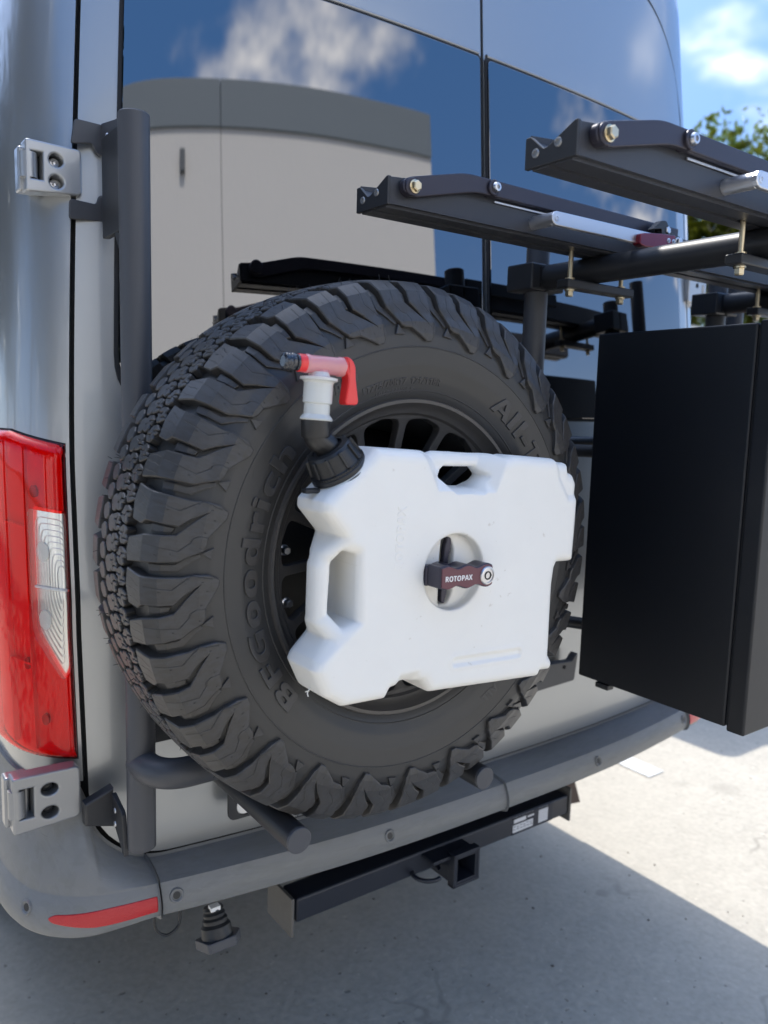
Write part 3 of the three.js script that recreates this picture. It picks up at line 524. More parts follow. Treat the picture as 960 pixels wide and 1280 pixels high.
  // inner tread blocks in view: two rows of interlocking six-sided blocks
  const hexes = [[0.034, 0], [0.0075, 1.9]].map(([dv, dp]) => [0, 1, 2, 3, 4, 5].map(q => { const shapes = [[[0.12, .001], [.75, -.0098], [1.35, -.0092], [1.45, -.001], [1.30, .004], [1.44, .0043], [1.60, -.001], [1.50, -.0090], [1.95, -.0088], [2.15, -.0045], [2.8, -.0058], [3.58, .0005], [3.35, .011], [2.7, .0185], [2.47, .0178], [2.37, .010], [2.52, .005], [2.38, .0047], [2.22, .010], [2.32, .0176], [1.75, .0168], [1.5, .0125], [.75, .0138], [.25, .009]],
      [[.28, -.003], [1.3, -.0068], [1.5, -.0108], [2.05, -.0100], [2.1, -.003], [1.95, .002], [2.09, .0023], [2.25, -.003], [2.19, -.0098], [2.6, -.0092], [3.45, -.0025], [3.62, .007], [2.95, .0125], [2.2, .0115], [2.0, .0168], [1.42, .0172], [1.32, .010], [1.47, .005], [1.33, .0047], [1.17, .010], [1.27, .0173], [.9, .0174], [.12, .008]]];
    return block(shapes[q % 2].map(p => [p[0] + dp + rr(-0.1, 0.1), p[1] + dv + rr(-0.0009, 0.0009)]), 0.014, 0.001); }));
  for (let k = 0; k < 96; k++) for (const row of [0, 1]) put(hexes[row][(k * 5 + row * 3 + (k % 4) * 2) % 6], M.tread, TH0 + k * 3.75, 'tread_block', tyre);
  // the half of the tread that faces the van
  const back = [];
  const farPair = [pair.filter(p => p[1] < 0.13).map(p => [p[0], p[1]])];
  const farA = block([[-0.4, -0.056], [0.4, -0.090], [0.3, -0.125], [5.8, -0.118], [5.6, -0.085], [6.2, -0.058]], 0.014, 0.001), farB = block([[8.0, -0.058], [7.8, -0.09], [7.2, -0.12], [12.4, -0.123], [12.9, -0.089], [13.5, -0.055]], 0.014, 0.001);
  for (let k = 0; k < 24; k++) for (const g of [farA, farB]) back.push(g.clone().rotateZ((TH0 + k * 15 + 4) * Math.PI / 180));
  const hb = [[-0.034, 0.6], [-0.0085, 2.4]].map(([dv, dp]) => block([[0.22, 0.000], [0.95, -0.0085], [2.3, -0.0075], [3.45, 0.0], [3.35, 0.009], [2.5, 0.0155], [1.2, 0.0145], [0.35, 0.009]].map(p => [p[0] + dp, p[1] + dv]), 0.02, 0.001));
  for (let k = 0; k < 96; k++) for (const g of hb) back.push(g.clone().rotateZ((TH0 + k * 3.75) * Math.PI / 180));
  const bm = part('tread_back', back, M.tread, tyre); bm.userData.kind = 'stuff';
  // moulding whiskers
  const wh = []; for (let i = 0; i < 130; i++) { const a = rr(20, 300) * Math.PI / 180, [z, r, h, nz, nr] = prof(rr(-0.08, 0.085)), R = r + nr * h, len = rr(0.003, 0.008), p = [R * Math.cos(a), R * Math.sin(a), z], q = [(R + len) * Math.cos(a + rr(-0.006, 0.006)), (R + len) * Math.sin(a + rr(-0.006, 0.006)), z + rr(-0.002, 0.004)]; wh.push(cyl(p, q, 0.0005, 5, 0.0003)); }
  const wm = part('rubber_whisker', wh, M.rubberSoft, tyre); wm.userData.kind = 'stuff';
  // concentric line at the widest part, rim protector line
  const torus = (r, z, w) => new THREE.TorusGeometry(r, w, 6, 200).translate(0, 0, z);
  parts('sidewall_line', [torus(0.2935, 0.0208, 0.0011), torus(0.236, 0.0075, 0.0012)], M.sidewall, tyre);
  // raised sidewall lettering, reading clockwise with its feet towards the rim
  function arcText(str, size, r0, deg0, spacing, h = 0.0011, slant = 0, wide = 1) {
    const g = subdiv(new TextGeometry(str, { font, size, depth: h, curveSegments: 4, bevelEnabled: true, bevelThickness: 0.0004, bevelSize: 0.0004, bevelSegments: 1 }), 0.012), P = g.attributes.position;
    for (let i = 0; i < P.count; i++) {
      const y = P.getY(i), a = deg0 * Math.PI / 180 - (P.getX(i) * wide + y * slant) / (r0 + size * 0.5) * spacing, r = r0 + y;
      let v = L[8]; for (let q = 7; q < L.length - 1; q++) if (base[q][1] >= r && base[q + 1][1] <= r) v = lerp(L[q], L[q + 1], (base[q][1] - r) / (base[q][1] - base[q + 1][1]));
      const [z] = prof(v); P.setXYZ(i, r * Math.cos(a), r * Math.sin(a), z + P.getZ(i) - 0.0003);
    }
    return creased(g, 0.4);
  }
  // outlined letters: a thin raised rim of the letter round a sunk face
  const outlined = (str, size, r0, deg0, sp, wide) => [arcText(str, size, r0, deg0, sp, 0.0024, 0, wide)];
  parts('sidewall_lettering', [...outlined('BFGoodrich', 0.026, 0.246, 222, 1.12, 1.62), ...outlined('All-Terrain', 0.026, 0.250, 59, 1.1, 1.55),
    arcText('Champion', 0.010, 0.2685, 133, 1.12, 0.0011, 0.25, 1.2), arcText('LT275/70R17  121/118R', 0.0085, 0.245, 113, 1.0, 0.0009, 0, 1.05), arcText('LOAD RANGE E', 0.0065, 0.234, 108, 1.0, 0.0005, 0, 1.0), arcText('ALL', 0.012, 0.262, -52, 1.0, 0.0005, 0, 1.2)], M.tread, tyre);

  // rim: lip, slotted face, barrel, hub
  const lip = lathe([0, 0, 0], [0, 0, 1], [[0.226, -0.012], [0.2265, 0.001], [0.2235, 0.0055], [0.219, 0.005], [0.2145, -0.002], [0.209, -0.0075], [0.205, -0.0095], [0.202, -0.014], [0.202, -0.03], [0.214, -0.03]], 160, 0.5);
  const zF = (r) => -0.0125 - 0.045 * Math.pow(clamp((0.205 - r) / 0.14), 0.85);
  const holes = []; const N = 16;
  for (let k = 0; k < N; k++) {
    const a0 = (90 + 22.5 * k + 11.25 + 1.2) * Math.PI / 180, tw = (r) => Math.PI / N - 0.0062 / r;
    const pts = [[0.10, -tw(0.10)], [0.15, -tw(0.15)], [0.196, -tw(0.196), 0.012], [0.2, 0], [0.196, tw(0.196), 0.012], [0.15, tw(0.15)], [0.10, tw(0.10)]].map(([r, d, rad]) => [r * Math.cos(a0 + d), r * Math.sin(a0 + d), rad ?? 0.004]);
    holes.push(roundedPoly(pts, 0.004, 4));
  }
  const face = subdiv(prism(circlePts(0, 0, 0.2055, 120), 0.016, 0.0012, holes, 2), 0.02), fp = face.attributes.position;
  for (let i = 0; i < fp.count; i++) { const r = Math.hypot(fp.getX(i), fp.getY(i)); fp.setZ(i, fp.getZ(i) - 0.016 + zF(r)); }
  const rim = part('rim', [lip, creased(face, 0.5)], M.rim, t, 'dark grey alloy rim with sixteen slots');
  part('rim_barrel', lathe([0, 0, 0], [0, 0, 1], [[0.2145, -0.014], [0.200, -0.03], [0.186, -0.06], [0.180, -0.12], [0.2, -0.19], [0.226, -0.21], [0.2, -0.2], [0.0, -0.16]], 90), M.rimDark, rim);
  part('hub_cap', lathe([0, 0, 0], [0, 0, 1], [[0.075, -0.062], [0.072, -0.045], [0.055, -0.035], [0, -0.034]], 40), M.rim, rim);
  for (const [deg, r] of [[195, 0.187], [173, 0.187], [217, 0.187], [15, 0.187]]) part('rim_bolt', hexBolt([r * Math.cos(deg * Math.PI / 180), r * Math.sin(deg * Math.PI / 180), -0.032], [0, 0, 1], 0.0062, 0.012), M.steel, rim);
}

// ---------------------------------------------------------------- white water container
function surfaceNets(f, lo, hi, cell) {                                   // smooth mesh of f = 0 (f < 0 inside)
  const n = lo.map((v, i) => Math.ceil((hi[i] - v) / cell) + 1), [nx, ny, nz] = n, val = new Float32Array(nx * ny * nz);
  const P = (i, j, k) => [lo[0] + i * cell, lo[1] + j * cell, lo[2] + k * cell], id = (i, j, k) => (k * ny + j) * nx + i;
  for (let k = 0; k < nz; k++) for (let j = 0; j < ny; j++) for (let i = 0; i < nx; i++) val[id(i, j, k)] = f(...P(i, j, k), i, j);
  const vi = new Int32Array(nx * ny * nz).fill(-1), pos = [], idx = [];
  for (let k = 0; k < nz - 1; k++) for (let j = 0; j < ny - 1; j++) for (let i = 0; i < nx - 1; i++) {
    let m = 0, sx = 0, sy = 0, sz = 0, c = 0; const q = [];
    for (let b = 0; b < 8; b++) { const v = val[id(i + (b & 1), j + (b >> 1 & 1), k + (b >> 2))]; q.push(v); if (v < 0) m++; }
    if (m === 0 || m === 8) continue;
    for (const [a, b] of [[0, 1], [2, 3], [4, 5], [6, 7], [0, 2], [1, 3], [4, 6], [5, 7], [0, 4], [1, 5], [2, 6], [3, 7]]) if (q[a] < 0 !== q[b] < 0) { const t = q[a] / (q[a] - q[b]); sx += lerp(a & 1, b & 1, t); sy += lerp(a >> 1 & 1, b >> 1 & 1, t); sz += lerp(a >> 2, b >> 2, t); c++; }
    vi[id(i, j, k)] = pos.length / 3; const p = P(i, j, k); pos.push(p[0] + sx / c * cell, p[1] + sy / c * cell, p[2] + sz / c * cell);
  }
  const quad = (a, b, c, d, fl) => { if (fl) idx.push(a, b, c, a, c, d); else idx.push(a, c, b, a, d, c); };
  for (let k = 1; k < nz - 1; k++) for (let j = 1; j < ny - 1; j++) for (let i = 1; i < nx - 1; i++) {
    const v = val[id(i, j, k)] < 0;
    if (v !== val[id(i + 1, j, k)] < 0) quad(vi[id(i, j - 1, k - 1)], vi[id(i, j, k - 1)], vi[id(i, j, k)], vi[id(i, j - 1, k)], v);
    if (v !== val[id(i, j + 1, k)] < 0) quad(vi[id(i - 1, j, k - 1)], vi[id(i - 1, j, k)], vi[id(i, j, k)], vi[id(i, j, k - 1)], v);
    if (v !== val[id(i, j, k + 1)] < 0) quad(vi[id(i - 1, j - 1, k)], vi[id(i, j - 1, k)], vi[id(i, j, k)], vi[id(i - 1, j, k)], v);
  }
  const g = new THREE.BufferGeometry(); g.setAttribute('position', new THREE.Float32BufferAttribute(pos, 3)); g.setIndex(idx); g.computeVertexNormals(); g.setAttribute('uv', new THREE.Float32BufferAttribute(pos.flatMap((v, i) => i % 3 === 0 ? [v * 3, pos[i + 1] * 3] : []), 2)); return g;
}
function polyDist(poly) {                                                  // signed distance to a polygon, negative inside
  return (x, y) => {
    let d = 1e9, s = 1;
    for (let i = 0, j = poly.length - 1; i < poly.length; j = i++) {
      const ax = poly[j][0], ay = poly[j][1], bx = poly[i][0], by = poly[i][1], ex = bx - ax, ey = by - ay, wx = x - ax, wy = y - ay, t = clamp((wx * ex + wy * ey) / (ex * ex + ey * ey));
      d = Math.min(d, (wx - ex * t) ** 2 + (wy - ey * t) ** 2);
      if ((ay > y) !== (by > y) && x < (bx - ax) * (y - ay) / (by - ay) + ax) s = -s;
    }
    return s * Math.sqrt(d);
  };
}
const smax = (a, b, k) => { const h = Math.max(0, k - Math.abs(a - b)) / k; return Math.max(a, b) + h * h * k * 0.25; };
const ZC = 0.07, ZT = 0.04;
{
  const t = thing('water_container', 'white plastic water container with a red tap fixed over the spare wheel', 'water container', [0, -0.16, ZC]);
  const OUT = [[-0.135, 0.163], [-0.05, 0.158], [-0.037, 0.1545], [-0.028, 0.158], [0.068, 0.153], [0.079, 0.149], [0.090, 0.152], [0.175, 0.146], [0.182, 0.141], [0.206, 0.139], [0.209, 0.126], [0.219, 0.123], [0.227, 0.110], [0.223, -0.006], [0.188, -0.005], [0.184, -0.012], [0.181, -0.033], [0.182, -0.140], [0.191, -0.153], [0.188, -0.166], [0.166, -0.164], [0.162, -0.172],
    [-0.042, -0.157], [-0.056, -0.139], [-0.106, -0.139], [-0.114, -0.152], [-0.177, -0.150], [-0.203, -0.133], [-0.219, -0.099], [-0.214, -0.087], [-0.195, -0.065], [-0.206, -0.048], [-0.205, 0.022], [-0.199, 0.039], [-0.182, 0.058], [-0.208, 0.088], [-0.207, 0.101], [-0.195, 0.112]];
  const dO = polyDist(OUT);
  const rTop = polyDist([[-0.085, 0.19], [-0.0445, 0.109], [0.056, 0.103], [0.100, 0.19]]), rTopB = polyDist([[-0.06, 0.19], [-0.035, 0.098], [0.118, 0.092], [0.155, 0.19]]), hTop = polyDist([[-0.028, 0.1245], [-0.0115, 0.137], [0.0405, 0.1355], [0.0515, 0.1245], [0.035, 0.109], [-0.0115, 0.111]]);
  const rLeft = polyDist([[-0.26, 0.13], [-0.205, 0.092], [-0.172, 0.053], [-0.155, 0.044], [-0.152, -0.048], [-0.217, -0.096], [-0.26, -0.13]]), hLeft = polyDist([[-0.178, 0.042], [-0.187, 0.028], [-0.190, -0.036], [-0.178, -0.053], [-0.160, -0.046], [-0.161, 0.037]]);
  const rBot = polyDist([[-0.118, -0.20], [-0.097, -0.121], [-0.064, -0.121], [-0.040, -0.20]]);
  const emb = polyDist(roundedPoly([[-0.012, -0.128], [0.120, -0.134], [0.120, -0.118], [-0.012, -0.112]], 0.007, 4));
  const slot = polyDist(roundedPoly([[-0.024, 0.045], [-0.010, 0.045], [-0.004, 0.03], [-0.004, -0.03], [-0.012, -0.043], [-0.026, -0.043], [-0.026, 0.02]], 0.004, 3));
  const corner = polyDist([[0.168, 0.20], [0.176, 0.118], [0.20, 0.085], [0.30, 0.085], [0.30, 0.2]]);
  const c2 = new Map();
  const f2 = (x, y, i, j) => {
    const key = j * 4096 + i; let r = c2.get(key); if (r) return r;
    const rec = Math.max(clamp(-(hTop(x, y) - 0.007) * 4, 0, 0.031), clamp(-rTop(x, y) * 1.05, 0, 0.028), clamp(-rLeft(x, y) * 0.62, 0, 0.021), clamp(-rBot(x, y) * 0.8, 0, 0.03));
    const recB = clamp(-rTopB(x, y) * 1.6, 0, 0.034), wav = 0.0007 * fbm(x * 16, y * 16, 3.1, 3) + 0.0022 * (1 - ((x - 0.02) / 0.24) ** 2) * (1 - (y / 0.18) ** 2) + 0.0012 * smooth(0.005, 0.0005, Math.abs(emb(x, y))) - 0.0026 * smooth(0.001, -0.006, emb(x, y));
    r = { d: dO(x, y), t: ZT - rec + wav, tb: ZT - Math.max(rec, recB) + wav, hole: Math.min(hTop(x, y), hLeft(x, y)), circ: Math.hypot(x + 0.013, y - 0.002) - 0.0495, slot: slot(x, y), cor: clamp(-corner(x, y) * 0.6, 0, 0.005) };
    c2.set(key, r); return r;
  };
  const F = (x, y, z, i, j) => {
    const q = f2(x, y, i, j), dz = z - ZC; let s = smax(q.d, (Math.abs(dz) - (dz > 0 ? q.t - q.cor : q.tb)) * 0.9, 0.016);
    s = smax(s, -q.hole, 0.007);
    s = smax(s, -Math.max(q.circ, ZC + ZT - 0.013 - z), 0.004);
    return smax(s, -q.slot, 0.003);
  };
  const shell = part('container_body', surfaceNets(F, [-0.235, -0.185, 0.02], [0.24, 0.175, 0.122], 0.0024), M.hdpe, t);
  const emT = new TextGeometry('ROTOPAX', { font, size: 0.0125, depth: 0.0012, curveSegments: 4, bevelEnabled: true, bevelSize: 0.0003, bevelThickness: 0.0004, bevelSegments: 1 }).rotateZ(Math.PI / 2 - 0.04).translate(-0.098, 0.012, ZC + ZT + 0.0005);
  part('embossed_lettering', emT, M.hdpe, t);
  part('mould_line', [cyl([-0.124, 0.10, ZC + ZT + 0.0003], [-0.138, -0.13, ZC + ZT - 0.0002], 0.0005, 6)], M.hdpe, t);
  parts('mould_flash', [pipe([[-0.205, -0.128, 0.075], [-0.211, -0.133, 0.078], [-0.211, -0.137, 0.08]], 0.0008, 8, 6), pipe([[-0.208, -0.131, 0.077], [-0.214, -0.131, 0.078]], 0.0007, 4, 6)], M.hdpe, t);
  // screw cap on the sloping shoulder
  const A = V3(-0.56, 0.828, 0.0).normalize(), b = V3(-0.1665, 0.1345, ZC), at = (h) => b.clone().addScaledVector(A, h).toArray();
  const cap = part('screw_cap', [lathe(at(0), A.toArray(), [[0, -0.004], [0.034, -0.003], [0.0362, 0.0], [0.0362, 0.004], [0.0345, 0.0055], [0.0345, 0.0075], [0.0322, 0.009], [0.0285, 0.028], [0.026, 0.0315], [0.0198, 0.033], [0.0198, 0.030], [0.013, 0.030], [0, 0.030]], 56, 0.4)], M.capBlack, t, 'black ribbed screw cap');
  const q = new THREE.Quaternion().setFromUnitVectors(V3(0, 1, 0), A), ribs = [];
  for (let k = 0; k < 10; k++) { const a = k / 10 * Math.PI * 2 + 0.2; ribs.push(new RoundedBoxGeometry(0.0048, 0.021, 0.0048, 1, 0.001).rotateZ(0.17).translate(0.0305, 0.0195, 0).rotateY(a).applyQuaternion(q).translate(...b.toArray())); }
  for (let k = 0; k < 60; k++) { const a = k / 60 * Math.PI * 2; ribs.push(new THREE.BoxGeometry(0.002, 0.003, 0.0018).translate(0.0345, 0.0068, 0).rotateY(a).applyQuaternion(q).translate(...b.toArray())); }
  part('cap_rib', ribs, M.capBlack, cap);
  part('cap_ratchet', [lathe(b.clone().addScaledVector(A, -0.004).toArray(), A.toArray(), [[0, -0.002], [0.034, -0.002], [0.0372, -0.001], [0.0372, 0.001], [0, 0.001]], 50), box(-0.216, -0.196, 0.108, 0.114, ZC - 0.006, ZC + 0.006, 0.002)], M.capBlack, cap);
  // elbow, clear adapter, tap
  part('elbow_pipe', [pipe([at(0.026), at(0.036), [-0.1985, 0.1725, ZC], [-0.2003, 0.181, ZC], [-0.2010, 0.188, ZC]], 0.0152, 30, 28), lathe([-0.2005, 0.1735, ZC], [-0.03, 1, 0], [[0, 0], [0.0162, 0], [0.0172, 0.002], [0.0172, 0.0215], [0.016, 0.023], [0, 0.023]], 36)], M.elbow, t);
  part('clear_adapter', [lathe([-0.2005, 0.1935, ZC], [0.06, 1, 0], [[0, 0], [0.0185, 0.0], [0.0195, 0.0015], [0.0185, 0.0035], [0.0155, 0.007], [0.0152, 0.019], [0.0172, 0.0205], [0.0172, 0.0235], [0.0172, 0.043], [0.0185, 0.045], [0.0222, 0.0465], [0.0222, 0.0495], [0.013, 0.0515], [0.0115, 0.056], [0, 0.056]], 44, 0.5)], M.hdpeClear, t, 'milky clear threaded adapter');
  const tap = part('tap_body', [lathe([-0.218, 0.2585, ZC], [1, -0.035, 0], [[0, 0], [0.0102, 0], [0.0112, 0.002], [0.0112, 0.005], [0.0106, 0.0065], [0.0106, 0.044], [0.0116, 0.046], [0.0116, 0.0525], [0.0106, 0.0535], [0, 0.0535]], 36, 0.5), lathe([-0.196, 0.242, ZC], [0.05, 1, 0], [[0, 0], [0.0125, 0], [0.011, 0.006], [0.010, 0.01], [0, 0.01]], 30)], M.pinkClear, t, 'pink translucent tap body');
  part('tap_collar', lathe([-0.2265, 0.2588, ZC], [1, -0.035, 0], [[0, 0], [0.0098, 0], [0.0105, 0.001], [0.0105, 0.0095], [0, 0.0095]], 32), M.red, t);
  part('tap_nozzle', lathe([-0.2455, 0.2595, ZC], [1, -0.035, 0], [[0, 0.0], [0.0062, 0], [0.0095, 0.0012], [0.0105, 0.003], [0.0098, 0.0048], [0.0105, 0.0062], [0.0098, 0.0085], [0.0108, 0.010], [0.0108, 0.0125], [0.0075, 0.0138], [0.0075, 0.0155], [0.0095, 0.0165], [0.0095, 0.019], [0, 0.019]], 32, 0.3), phy([0.02, 0.022, 0.03], 0.2, 0, { clearcoat: 0.7 }), t, 'black barbed hose nozzle');
  part('tap_lever', [prism(roundedPoly([[-0.166, 0.269, 0.002], [-0.158, 0.2655, 0.006], [-0.1535, 0.257, 0.004], [-0.153, 0.243, 0.002], [-0.1488, 0.2165, 0.004], [-0.151, 0.2125, 0.003], [-0.166, 0.2125, 0.003], [-0.1672, 0.2165, 0.003], [-0.1635, 0.240, 0.003], [-0.1645, 0.2475, 0.002], [-0.1665, 0.2495, 0.001]], 0.003, 4), 0.017, 0.0022, [], 3).translate(0, 0, ZC - 0.005)], M.red, t, 'red tap lever');
}

// ---------------------------------------------------------------- locking mount handle
{
  const zb = ZC + 0.004, zf = 0.141, cx = -0.017;
  const t = thing('locking_handle', 'dark red locking T-handle in the centre of the white container', 'lock handle', [cx, 0.002, zb]);
  const top = [], bot = []; for (let i = 0; i <= 40; i++) { const u = i / 40, x = lerp(-0.061, 0.028, u), w = 0.0022 * Math.cos((u - 0.12) * Math.PI * 2 * 2.6) * smooth(0, 0.1, u) ; const tilt = -0.004 * (u - 0.5); top.push([x, 0.0155 + w + tilt]); bot.push([x, -0.0118 - w + tilt]); }
  const O = roundedPoly([...top, ...bot.reverse()], 0.0012, 1);
  const body = part('grip', prism(O, 0.026, 0.0025, [], 3).translate(0, 0, zf - 0.027), M.gripBody, t);
  const inset = O.map(p => [cx + (p[0] - cx) * 0.955, 0.0018 + (p[1] - 0.0018) * 0.9]);
  part('grip_face', prism(inset, 0.0018, 0.0004).translate(0, 0, zf - 0.0012), M.gripFace, body);
  const tx = new TextGeometry('ROTOPAX', { font, size: 0.0068, depth: 0.0004, curveSegments: 3 }); tx.computeBoundingBox(); const wTx = tx.boundingBox.max.x;
  part('grip_lettering', tx.scale(0.0455 / wTx, 1, 1).rotateZ(-0.03).translate(-0.0545, -0.0012, zf + 0.0005), M.white, body);
  parts('collar', [cyl([-0.03, 0.002, ZC], [-0.03, 0.002, zf - 0.02], 0.0135, 28), box(-0.063, -0.03, -0.011, 0.0155, zf - 0.038, zf - 0.026, 0.003)], M.gripBody, t);
  const lock = part('lock_cylinder', lathe([0.0165, 0.0005, zf - 0.008], [0, 0, 1], [[0, 0], [0.0122, 0], [0.0122, 0.0095], [0.0112, 0.0108], [0.0092, 0.0112], [0.0088, 0.0100], [0, 0.0100]], 40, 0.4), M.steel, t);
  part('keyway', [new THREE.TorusGeometry(0.0048, 0.0009, 8, 30).translate(0.0165, 0.0005, zf + 0.0022), box(0.0205, 0.0228, -0.0003, 0.0013, zf + 0.0015, zf + 0.0026, 0.0002)], M.hole, lock);
  // mounting bar seen in the container's slot
  part('mount_blade', prism(roundedPoly([[-0.0165, 0.047], [-0.0110, 0.0455], [-0.0095, 0.035], [-0.0140, 0.019], [-0.0150, 0.0], [-0.0150, -0.030], [-0.0195, -0.042], [-0.0240, -0.039], [-0.0235, 0.0], [-0.0205, 0.034]], 0.003, 3), 0.008, 0.0012).translate(0.000, 0, ZC + ZT - 0.018), M.gripBody, t);
}

// ---------------------------------------------------------------- black storage box on the right
{
  const x0 = 0.5, x1 = 1.22, y0 = -0.288, y1 = 0.356, z0 = -0.10, zs = 0.204, zf = 0.238;
  const t = thing('storage_box', 'large black metal storage box hung behind the right rear door', 'storage box', [(x0 + x1) / 2, y0, (z0 + zf) / 2]);
  part('box_body', [box(x0, x1, y0, y1, z0, zs, 0.004, 3)], M.black, t);
  const lid = part('box_lid', [box(x0 - 0.001, x1 + 0.001, y0 - 0.005, y1 + 0.004, zs + 0.003, zf, 0.004, 3)], M.black, t);
  part('box_gasket', box(x0 + 0.004, x1 - 0.004, y0 + 0.003, y1 - 0.004, zs - 0.001, zs + 0.004, 0.001), M.seal, t);
  part('box_latch', [box(x0 + 0.10, x0 + 0.15, 0.0, 0.11, zf - 0.002, zf + 0.012, 0.004), cyl([x0 + 0.125, 0.055, zf], [x0 + 0.125, 0.055, zf + 0.02], 0.012)], M.powder, lid);
  parts('box_bracket', [box(x0 + 0.03, x0 + 0.07, y0 - 0.006, y0 - 0.001, z0, zs - 0.02, 0.001), box(x0 + 0.002, x0 + 0.02, y0 - 0.012, y0 - 0.002, -0.06, -0.03, 0.002)], M.powder, t);
}

// ---------------------------------------------------------------- tube rack on the right door
{
  const t = thing('carrier_rack', 'black tube rack on the right door carrying the box and the trays', 'rack', [0.487, -0.24, -0.25]);
  for (const x of [0.487, 1.105]) part('upright', cyl([x, -0.24, -0.25], [x, 0.535, -0.247], 0.0225, 36, 0.0225, 0.002), M.powderGrey, t);
  for (const [x, y] of [[0.487, 0.468], [1.10, 0.478]]) {
    const c = part('clamp', box(x - 0.005, x + 0.040, y - 0.026, y + 0.024, -0.283, -0.212, 0.004), M.powder, t); part('clamp', box(x - 0.047, x - 0.0065, y - 0.026, y + 0.024, -0.283, -0.215, 0.004), M.powder, t);
    part('clamp_slot', box(x - 0.026, x - 0.022, y - 0.02, y + 0.018, -0.2155, -0.2135, 0.0005), M.hole, c);
    part('support_tube', cyl([x, y, -0.235], [x, y, 0.36], 0.0235, 32, 0.0235, 0.002), M.powder, t);
    for (const z of [-0.105, 0.213]) {
      const cp = part('clamp_plate', box(x - 0.085, x + 0.097, y - 0.040, y - 0.0245, z - 0.014, z + 0.014, 0.003), M.powder, t);
      for (const bx of [x - 0.066, x + 0.074]) part('clamp_bolt', [cyl([bx, y - 0.05, z], [bx, y + 0.06, z], 0.0042, 12), ...hexBolt([bx, y - 0.0405, z], [0, -1, 0], 0.0078, 0.0125), cyl([bx, y - 0.024, z], [bx, y - 0.021, z], 0.0085, 16)], M.zinc, cp);
    }
  }
  for (const [p, q, r] of [[[0.487, 0.152, -0.25], [0.70, 0.152, -0.245], 0.012], [[0.487, 0.14, -0.25], [0.56, 0.14, -0.09], 0.012], [[0.487, -0.2, -0.25], [0.56, -0.2, -0.09], 0.012], [[1.105, 0.14, -0.25], [1.105, 0.14, -0.09], 0.012], [[1.105, -0.2, -0.25], [1.105, -0.2, -0.09], 0.012]]) part('box_arm', cyl(p, q, r, 20), M.powder, t);
  const mp = part('door_mount', prism(roundedPoly([[0.575, -0.405], [0.73, -0.40], [0.738, -0.335], [0.728, -0.34], [0.72, -0.352], [0.60, -0.345]], 0.006, 3), 0.02, 0.002).translate(0, 0, -0.318), M.powderGrey, t);
  part('mount_hole', cyl([0.692, -0.362, -0.299], [0.692, -0.362, -0.2965], 0.0045, 14), M.hole, mp);
  part('hinge_post', cyl([CX + CX + 0.295, -0.47, -0.275], [CX + CX + 0.295, 0.60, -0.275], 0.0215, 30), M.powderGrey, t);
}

